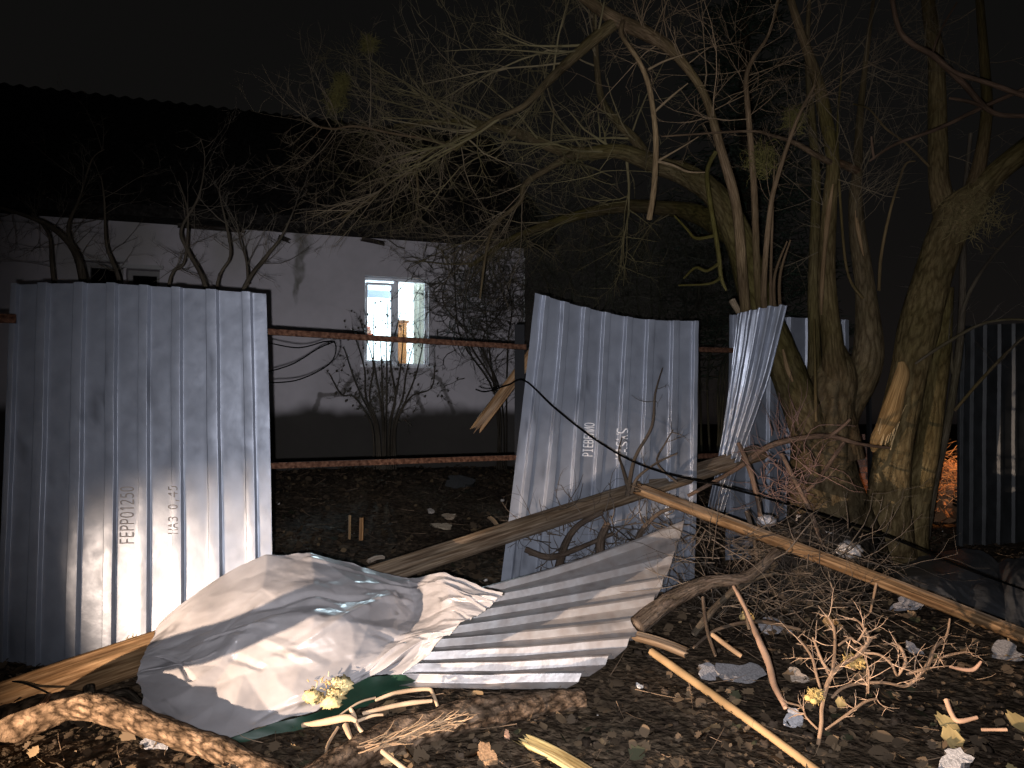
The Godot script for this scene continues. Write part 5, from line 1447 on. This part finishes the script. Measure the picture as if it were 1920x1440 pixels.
func debris() -> void:
	rng.seed = 303
	# dead lit bush
	var col := Color(0.47, 0.32, 0.215)
	var o := thing("dead_bush", "brightly lit dead bush with thick forked twigs at the lower right", "bush", P(1538, 1395, 2.92))
	var tw := MB.new()
	for q in [[Vector4(1534, 1396, 2.9, 8.6), Vector4(1540, 1357, 2.92, 9.4), Vector4(1541, 1327, 2.95, 8.6), Vector4(1551, 1285, 3.0, 9.4), Vector4(1567, 1255, 3.05, 8.6), Vector4(1585, 1243, 3.08, 7.8), Vector4(1612, 1226, 3.12, 7.0), Vector4(1636, 1194, 3.18, 5.5)],
		[Vector4(1552, 1284, 3.0, 7.0), Vector4(1560, 1258, 3.04, 7.0), Vector4(1565, 1220, 3.1, 6.2), Vector4(1564, 1180, 3.15, 5.5), Vector4(1550, 1154, 3.2, 4.7)],
		[Vector4(1560, 1308, 3.0, 5.5), Vector4(1580, 1290, 3.05, 6.2), Vector4(1612, 1281, 3.1, 6.2), Vector4(1660, 1280, 3.15, 5.5), Vector4(1698, 1286, 3.2, 5.5), Vector4(1722, 1267, 3.22, 6.2), Vector4(1741, 1244, 3.25, 7.0), Vector4(1752, 1215, 3.3, 7.0), Vector4(1774, 1194, 3.35, 5.5), Vector4(1781, 1160, 3.4, 3.1)],
		[Vector4(1548, 1368, 2.9, 4.7), Vector4(1585, 1342, 2.92, 5.5), Vector4(1622, 1316, 2.95, 6.2), Vector4(1644, 1310, 2.97, 4.7)],
		[Vector4(1533, 1367, 2.92, 4.7), Vector4(1512, 1345, 2.96, 4.7), Vector4(1503, 1326, 3.0, 3.9), Vector4(1474, 1316, 3.02, 3.1)],
		[Vector4(1541, 1300, 2.98, 4.7), Vector4(1530, 1262, 3.05, 5.5), Vector4(1522, 1232, 3.1, 4.7), Vector4(1500, 1200, 3.15, 3.9)],
		[Vector4(1556, 1258, 3.03, 4.7), Vector4(1542, 1240, 3.06, 5.5), Vector4(1524, 1195, 3.1, 3.9)],
		[Vector4(1620, 1224, 3.12, 4.7), Vector4(1650, 1228, 3.12, 4.7), Vector4(1672, 1246, 3.12, 5.5), Vector4(1682, 1266, 3.14, 4.7), Vector4(1692, 1254, 3.14, 5.5), Vector4(1698, 1240, 3.16, 6.2), Vector4(1688, 1214, 3.2, 5.5), Vector4(1672, 1205, 3.2, 3.9)],
		[Vector4(1700, 1264, 3.2, 4.7), Vector4(1735, 1254, 3.22, 5.5), Vector4(1752, 1252, 3.25, 3.1)],
		[Vector4(1745, 1240, 3.26, 3.1), Vector4(1780, 1228, 3.28, 4.7), Vector4(1812, 1222, 3.3, 3.1)],
		[Vector4(1605, 1230, 3.1, 5.5), Vector4(1628, 1200, 3.15, 5.5), Vector4(1616, 1172, 3.2, 4.7), Vector4(1600, 1158, 3.2, 3.1)],
		[Vector4(1572, 1210, 3.1, 4.7), Vector4(1594, 1196, 3.12, 4.7), Vector4(1606, 1204, 3.12, 3.9), Vector4(1624, 1178, 3.15, 3.1)],
		[Vector4(1628, 1300, 3.0, 3.9), Vector4(1629, 1262, 3.06, 3.9), Vector4(1624, 1236, 3.1, 2.3)]]:
		var c := limb(o, "branch", q, 8, col, 0.0, 0.34, 9)
		sprout(tw, c, 0.15, 1.0, 8, 0.03, 0.14, 0.0034, col, 0.2, 9.0, 1)
	part(o, "twigs", tw, M.twig, "stuff")
	# tangle of brush in front of the middle sheet
	o = thing("brush_tangle", "dark tangle of brushwood in front of the foot of the middle sheet", "brushwood", P(1150, 1090, 4.8))
	tw = MB.new()
	for i in 120:
		var c := P(rng.randf_range(990, 1330), rng.randf_range(955, 1075), rng.randf_range(4.9, 5.05))
		if c.y < 0.05: c.y = 0.06
		grow(tw, c, Vector3(rng.randfn(), rng.randfn() * 0.7, rng.randfn() * 0.3), rng.randf_range(0.15, 0.42), rng.randf_range(0.003, 0.006), 1, Color(0.12, 0.095, 0.075) * rng.randf_range(0.5, 1.2), 0.0, 5.0, 1.1)
	for q in [[Vector4(1046, 1070, 4.96, 16), Vector4(1060, 1020, 4.96, 14), Vector4(1085, 985, 4.96, 12), Vector4(1130, 960, 4.96, 10)], [Vector4(985, 1030, 4.95, 12), Vector4(1030, 1045, 4.95, 12), Vector4(1080, 1030, 4.95, 10), Vector4(1150, 1000, 4.95, 7)], [Vector4(1180, 1060, 4.96, 12), Vector4(1200, 1000, 4.96, 10), Vector4(1240, 960, 4.96, 7), Vector4(1290, 950, 4.96, 4)], [Vector4(1130, 1075, 4.95, 18), Vector4(1125, 1020, 4.95, 18), Vector4(1140, 980, 4.96, 12)]]:
		limb(o, "branch", q, 8, Color(0.13, 0.10, 0.08), 0.0, 0.15, 6)
	part(o, "twigs", tw, M.twig, "stuff")
	# shoots standing against the middle sheet
	bush("thin_shoots", "thin dark shoots standing in front of the white print on the middle sheet", P(1180, 960, 4.85), [[Vector4(1176, 930, 4.85, 10), Vector4(1190, 860, 4.88, 7), Vector4(1222, 800, 4.9, 6), Vector4(1228, 740, 4.9, 4), Vector4(1242, 690, 4.9, 2)], [Vector4(1180, 920, 4.85, 10), Vector4(1168, 880, 4.88, 6), Vector4(1160, 850, 4.9, 4), Vector4(1166, 820, 4.9, 2)], [Vector4(1184, 925, 4.85, 8), Vector4(1196, 895, 4.85, 6), Vector4(1232, 868, 4.85, 4), Vector4(1270, 850, 4.85, 3)], [Vector4(1270, 905, 4.85, 5), Vector4(1232, 868, 4.88, 4), Vector4(1248, 830, 4.88, 3), Vector4(1262, 806, 4.88, 2)]], Color(0.13, 0.105, 0.085), 0.4, 3.0, 1, 3, 0.08, 0.25, 0.0025)
	# brushwood right of the corrugated sheet
	o = thing("brush_pile", "grey pile of brushwood under the orange beam right of the corrugated sheet", "brushwood", P(1400, 1180, 4.3))
	tw = MB.new()
	for i in 180:
		var c := P(rng.randf_range(1300, 1640), rng.randf_range(985, 1150), rng.randf_range(4.2, 5.0))
		c.y = maxf(c.y, ground(c.x, c.z) + 0.03)
		grow(tw, c, Vector3(rng.randfn(), rng.randfn() * 0.5, rng.randfn() * 0.5), rng.randf_range(0.2, 0.65), rng.randf_range(0.002, 0.006), 1, Color(0.15, 0.12, 0.095) * rng.randf_range(0.4, 1.2), 0.0, 4.0, 0.7)
	part(o, "twigs", tw, M.twig, "stuff")
	for q in [[Vector4(1300, 1215, 3.85, 6), Vector4(1346, 1180, 3.95, 7), Vector4(1420, 1165, 4.0, 8), Vector4(1500, 1180, 4.0, 6)], [Vector4(1318, 1120, 4.0, 7), Vector4(1326, 1180, 3.85, 8), Vector4(1342, 1230, 3.7, 6)], [Vector4(1376, 1100, 4.1, 9), Vector4(1396, 1140, 4.0, 9), Vector4(1405, 1180, 3.9, 6)], [Vector4(1400, 960, 4.7, 9), Vector4(1412, 1000, 4.6, 8), Vector4(1420, 1050, 4.5, 8)]]:
		limb(o, "branch", q, 7, Color(0.17, 0.13, 0.10), 0.0, 0.15, 6)
	# ball of thin reddish twigs in front of the folded sheet, and the broken bough over it
	o = thing("broken_bough", "broken bough with reddish twigs hanging in front of the left tree trunk", "branch", P(1480, 900, 5.2))
	tw = MB.new()
	for q in [[Vector4(1290, 930, 5.2, 7), Vector4(1380, 880, 5.2, 9), Vector4(1440, 838, 5.2, 11), Vector4(1500, 822, 5.2, 11), Vector4(1556, 818, 5.2, 10), Vector4(1610, 832, 5.2, 7), Vector4(1668, 840, 5.2, 5)], [Vector4(1556, 818, 5.2, 8), Vector4(1580, 800, 5.15, 6), Vector4(1594, 786, 5.1, 5)], [Vector4(1582, 830, 5.2, 8), Vector4(1548, 880, 5.15, 8), Vector4(1530, 905, 5.1, 7), Vector4(1500, 925, 5.1, 7), Vector4(1470, 915, 5.1, 5)], [Vector4(1384, 830, 5.2, 7), Vector4(1400, 865, 5.15, 10), Vector4(1412, 900, 5.1, 10), Vector4(1425, 960, 5.0, 9), Vector4(1422, 1010, 4.95, 8)], [Vector4(1465, 850, 5.15, 7), Vector4(1490, 900, 5.1, 9), Vector4(1520, 960, 5.0, 8), Vector4(1540, 1020, 4.9, 7)]]:
		limb(o, "branch", q, 7, Color(0.24, 0.165, 0.125), 0.0, 0.1, 6)
	for i in 70:
		var c := P(rng.randf_range(1420, 1530), rng.randf_range(845, 930), rng.randf_range(5.0, 5.3))
		quick(tw, c, Vector3(rng.randfn(), rng.randfn(), rng.randfn() * 0.4), rng.randf_range(0.2, 0.5), 0.0035, 2.2, 0.0, 8, 4, Color(0.24, 0.15, 0.125) * rng.randf_range(0.6, 1.2))
	for i in 26:
		var c := P(rng.randf_range(1440, 1500), rng.randf_range(770, 850), rng.randf_range(5.2, 5.4))
		quick(tw, c, Vector3(rng.randfn() * 0.5, 1, rng.randfn() * 0.4), rng.randf_range(0.15, 0.35), 0.003, 0.8, 0.0, 5, 4, Color(0.22, 0.14, 0.12) * rng.randf_range(0.6, 1.2))
	part(o, "twigs", tw, M.twig, "stuff")
	# plaster lumps and flat chips
	var chips := [
		["plaster_lump", 1508, 978, 0.085, 1.1, 0.07, Color(0.60, 0.52, 0.47), "rounded pale plaster lump beside the foot of the left tree, uppermost of the row", true],
		["plaster_lump", 1552, 1002, 0.075, 1.0, 0.06, Color(0.62, 0.58, 0.55), "white plaster lump at the foot of the left tree, middle of the row", true],
		["plaster_lump", 1594, 1036, 0.085, 1.2, 0.06, Color(0.60, 0.55, 0.52), "white plaster lump against the orange beam, lowest of the row", true],
		["plaster_lump", 1438, 982, 0.06, 1.2, 0.03, Color(0.52, 0.5, 0.52), "small grey plaster piece on top of the orange beam left of the tree", true],
		["plaster_chip", 1330, 1268, 0.07, 1.1, 0.02, Color(0.43, 0.415, 0.43), "flat grey plaster chip under the peeled pole", false],
		["plaster_chip", 1388, 1272, 0.10, 1.2, 0.03, Color(0.33, 0.315, 0.32), "large flat grey plaster piece right of the peeled pole", false],
		["plaster_chip", 1452, 1184, 0.09, 1.5, 0.015, Color(0.43, 0.415, 0.43), "pointed grey plaster sheet above the knotty branch", false],
		["plaster_chip", 1488, 1358, 0.055, 0.8, 0.03, Color(0.60, 0.58, 0.60), "grey-white plaster piece left of the foot of the dead bush", true],
		["plaster_chip", 1494, 1276, 0.05, 1.1, 0.03, Color(0.62, 0.50, 0.40), "cream plaster piece left of the dead bush", true],
		["plaster_chip", 1712, 1222, 0.05, 1.0, 0.02, Color(0.48, 0.46, 0.48), "grey plaster piece behind the right side of the dead bush", true],
		["plaster_chip", 1790, 1440, 0.05, 1.3, 0.05, Color(0.70, 0.66, 0.64), "white plaster block cut by the bottom edge at the right", true],
		["plaster_chip", 1820, 1128, 0.09, 1.0, 0.03, Color(0.55, 0.52, 0.50), "white plaster rubble on the dark sheeting above the orange beam", true],
		["plaster_chip", 1700, 1140, 0.10, 1.3, 0.02, Color(0.42, 0.40, 0.42), "grey plaster rubble below the orange beam", true],
		["plaster_chip", 1890, 1232, 0.09, 1.2, 0.02, Color(0.36, 0.34, 0.34), "grey plaster piece below the right end of the orange beam", true],
		["plaster_chip", 292, 1398, 0.05, 1.5, 0.012, Color(0.55, 0.54, 0.56), "small grey chip on the soil below the bent log", false],
		["plaster_chip", 585, 850, 0.10, 0.9, 0.06, Color(0.42, 0.41, 0.41), "pale rubble block above the lower rail near the left sheet", true],
		["plaster_chip", 545, 857, 0.06, 1.4, 0.03, Color(0.3, 0.29, 0.29), "small rubble piece above the lower rail touching the left sheet", true],
		["plaster_chip", 808, 962, 0.04, 1.0, 0.03, Color(0.55, 0.48, 0.42), "small pale rubble piece in the dark yard, upper of the bright pieces", true],
		["plaster_chip", 842, 972, 0.06, 1.2, 0.03, Color(0.55, 0.42, 0.30), "orange-white rubble piece in the dark yard left of the middle sheet", true],
		["plaster_chip", 830, 990, 0.06, 1.6, 0.02, Color(0.55, 0.45, 0.33), "long pale rubble piece in the dark yard, lowest of the bright pieces", true],
		["plaster_chip", 860, 910, 0.16, 1.3, 0.06, Color(0.10, 0.10, 0.10), "dull grey slab in the dark yard below the lower rail", true],
		["plaster_chip", 912, 1425, 0.045, 1.0, 0.035, Color(0.45, 0.28, 0.16), "orange-brown brick bit left of the pale splinter", true],
		["plaster_chip", 1198, 1292, 0.018, 1.0, 0.012, Color(0.75, 0.73, 0.72), "tiny white chip below the corner of the corrugated sheet", true],
		["plaster_chip", 950, 1387, 0.02, 0.7, 0.03, Color(0.45, 0.28, 0.2), "tiny reddish chip standing above the orange-brown brick bit", true]]
	for c in chips:
		var mb := MB.new()
		var g := G(c[1], c[2])
		if c[1] == 1438: g = P(1438, 988, 4.62)
		if c[1] == 1594: g = P(1594, 1046, 4.75)
		if c[1] == 1508: g = P(1508, 990, 5.2)
		if c[1] == 1552: g = P(1552, 1012, 5.1)
		if c[0] == "plaster_lump":
			lump(mb, g + Vector3(0, c[3] * 0.6, 0), Vector3(c[3] * c[4], c[3] * 0.75, c[3]) * 0.8, 0.35, 1.4, c[6], 16)
		else:
			slab(mb, g + Vector3(0, 0.008, 0), c[3] * 0.85, c[4], c[5] * 0.8, Vector3(rng.randfn() * 0.15, 1, 0.45), rng.randf() * 0.6 - 0.3, c[6], 19, 0.32)
		single(c[0], mb, M.plaster_chunk, c[7], "rubble")
	# rubble that carries the lumps at the tree foot
	var heap := MB.new()
	lump(heap, P(1530, 1060, 5.2), Vector3(0.42, 0.30, 0.30), 0.4, 0.8, Color(0.08, 0.065, 0.05), 26)
	single("soil_heap", heap, M.soil, "dark heap of soil under the white lumps at the foot of the left tree", "soil heap")
	# yellow fluff
	for q in [[606, 1296, 3.17, Vector3(0.095, 0.065, 0.06), Color(0.78, 0.66, 0.36), "bright yellow foam lump on the lower edge of the crumpled sheet"], [252, 1207, 3.56, Vector3(0.07, 0.035, 0.04), Color(0.55, 0.42, 0.24), "yellowish foam crumbs on the orange plank at the foot of the left sheet"], [1600, 1240, 3.15, Vector3(0.05, 0.03, 0.04), Color(0.62, 0.42, 0.16), "yellow foam lump caught in the dead bush"], [1528, 1305, 2.97, Vector3(0.03, 0.028, 0.03), Color(0.62, 0.46, 0.18), "small yellow foam lump at the stem of the dead bush"]]:
		var mb := MB.new()
		for i in 7:
			lump(mb, P(q[0], q[1], q[2]) + Vector3(rng.randfn(), rng.randfn() * 0.6, rng.randfn()) * q[3] * 0.5, q[3] * rng.randf_range(0.3, 0.55), 0.55, 2.2, q[4].lerp(Color(0.42, 0.27, 0.10), rng.randf() * 0.6), 14)
		for i in 130:
			var away: Vector3 = Vector3(rng.randfn(), rng.randfn(), rng.randfn()).normalized() * q[3] * rng.randf_range(0.5, 1.0)
			quick(mb, P(q[0], q[1], q[2]) + away, Vector3(rng.randfn(), rng.randfn(), rng.randfn()), 0.022, 0.003, 1.8, 0.0, 4, 4, q[4].lerp(Color(0.40, 0.25, 0.09), rng.randf()))
		single("foam_lump", mb, M.matter, q[5], "foam")
	for q in [[1402, 1172, 3.95, "pair of bright yellow leaves beside the pointed plaster sheet", 0.075], [1778, 1374, 2.82, "upper of two big yellow leaves at the lower right", 0.06], [1786, 1402, 2.76, "lower of two big yellow leaves at the lower right", 0.06], [1912, 1372, 2.84, "yellow leaf cut by the right edge near the bottom", 0.06], [1560, 1182, 3.6, "large brown leaf behind the top of the dead bush", 0.08], [1577, 1333, 2.96, "small yellow leaf right of the stem of the dead bush", 0.035]]:
		var mb := leaf_mesh(0.16, 0.35)
		var g := G(q[0], q[1]) + Vector3(0, 0.03, 0)
		var b := (Basis(Vector3.RIGHT, 0.55) * Basis(Vector3.UP, rng.randf_range(0.8, 2.0))).scaled_local(Vector3(1.5, 1, 1) * q[4] * 1.5)
		for i in mb.v.size():
			mb.v[i] = g + b * (mb.v[i] + Vector3(0, 0.12 * fine.get_noise_3d(mb.v[i].x * 9.0, mb.v[i].z * 9.0, q[0]), 0)); mb.n[i] = (b.orthonormalized() * mb.n[i])
			mb.c[i] = (Color(0.44, 0.33, 0.15) if q[1] != 1182 else Color(0.30, 0.19, 0.09)) * (0.85 + 0.5 * fine.get_noise_3d(mb.v[i].x * 300.0, mb.v[i].z * 300.0, q[0]))
		single("fallen_leaf", mb, M.leaf, q[3], "leaf")
	# broken brick wall and lit heap behind the trees
	var wl := thing("brick_pillar", "stump of a reddish brick pillar between the two tree trunks", "brick pillar", P(1612, 1000, 8.6))
	for r in 15:
		for k in 2:
			var mb := MB.new()
			var c: Vector3 = P(1612, 975, 8.6) + Vector3(-0.125 + k * 0.25 + (0.06 if r % 2 else -0.03), 0.075 * r, rng.randf_range(-0.015, 0.015))
			if r > 11 and k == 1: continue
			mb.box(c, Vector3(0.117, rng.randfn() * 0.003, 0.004 * rng.randfn()), Vector3(0, 0.032, 0), Vector3(0, 0, 0.06), Color(0.42, 0.25, 0.19) * rng.randf_range(0.75, 1.2))
			part(wl, "brick", mb, M.brick)
	var core := MB.new()
	core.box(P(1612, 975, 8.6) + Vector3(0, 0.42, -0.01), Vector3(0.19, 0, 0), Vector3(0, 0.45, 0), Vector3(0, 0, 0.05), Color(0.3, 0.26, 0.22))
	part(wl, "mortar", core, M.brick)
	var hp := thing("brick_heap", "heap of orange-lit broken bricks and straw behind the right tree", "brick heap", P(1770, 960, 8.6))
	for i in 130:
		var mb := MB.new()
		var c := P(rng.randf_range(1700, 1850), rng.randf_range(872, 975), rng.randf_range(8.4, 9.0))
		var b := Basis.from_euler(Vector3(rng.randfn(), rng.randfn() * 2, rng.randfn()))
		mb.box(c, b.x * rng.randf_range(0.05, 0.12), b.y * 0.033, b.z * 0.06, Color(0.52, 0.30, 0.17) * rng.randf_range(0.6, 1.2))
		part(hp, "brick", mb, M.brick)
	var sw := MB.new()
	for i in 160:
		quick(sw, P(rng.randf_range(1720, 1820), rng.randf_range(850, 940), rng.randf_range(8.2, 8.4)), Vector3(rng.randfn(), rng.randfn() * 0.5, rng.randfn()), 0.35, 0.005, 0.7, 0.0, 4, 3, Color(0.55, 0.36, 0.2))
	part(hp, "straw", sw, M.twig, "stuff")
	# cable and wires
	stick("black_cable", [Vector4(892, 730, 5.0, 3.0), Vector4(912, 734, 4.95, 3.0), Vector4(952, 722, 4.8, 3.0), Vector4(984, 714, 4.7, 3.0), Vector4(1040, 765, 4.66, 3.6), Vector4(1110, 820, 4.62, 3.6), Vector4(1180, 862, 4.6, 3.6), Vector4(1250, 888, 4.6, 3.6), Vector4(1340, 908, 4.6, 4.2), Vector4(1440, 935, 4.6, 4.2), Vector4(1560, 972, 4.6, 4.2), Vector4(1680, 1012, 4.55, 4.2), Vector4(1800, 1062, 4.5, 4.2), Vector4(1960, 1120, 4.4, 4.2)], 7, Color(0.012, 0.012, 0.013), "thin black cable sagging from the middle sheet across to the right edge", "cable", M.black_metal, 0.0, 8)
	for q in [[[Vector4(500, 642, 4.2, 2.5), Vector4(560, 652, 4.2, 2.5), Vector4(612, 640, 4.2, 2.5), Vector4(630, 648, 4.2, 2.5), Vector4(618, 682, 4.2, 2.5), Vector4(560, 712, 4.2, 2.5), Vector4(500, 718, 4.2, 2.5)], "thin wire loop by the right edge of the left sheet, the longest loop"], [[Vector4(500, 698, 4.22, 2.5), Vector4(550, 682, 4.22, 2.5), Vector4(596, 654, 4.22, 2.5), Vector4(628, 640, 4.22, 2.5)], "thin straight wire rising from the right edge of the left sheet"]]:
		stick("thin_wire", q[0], 5, Color(0.02, 0.02, 0.02), q[1], "wire", M.black_metal, 0.0, 8)
	stick("thin_wire", [Vector4(-20, 1284, 3.3, 4), Vector4(30, 1278, 3.3, 4), Vector4(70, 1290, 3.28, 4), Vector4(100, 1305, 3.2, 3)], 5, Color(0.05, 0.04, 0.035), "short dark wire lying over the orange plank at the left edge", "wire", M.black_metal, 0.0, 6)


func _ready() -> void:
	lights_and_camera()
	noise.seed = 4; noise.frequency = 0.01; noise.fractal_octaves = 3
	fine.seed = 9; fine.frequency = 0.1; fine.fractal_octaves = 3
	crumple.seed = 23; crumple.frequency = 0.022; crumple.noise_type = FastNoiseLite.TYPE_CELLULAR
	crumple.cellular_return_type = FastNoiseLite.RETURN_DISTANCE2_SUB
	crumple.fractal_type = FastNoiseLite.FRACTAL_NONE
	materials()
	unseen_low_lamp()
	terrain()
	house()
	trees()
	fence()
	shrubs()
	fallen_sheets()
	boards()
	logs()
	debris()
	litter()
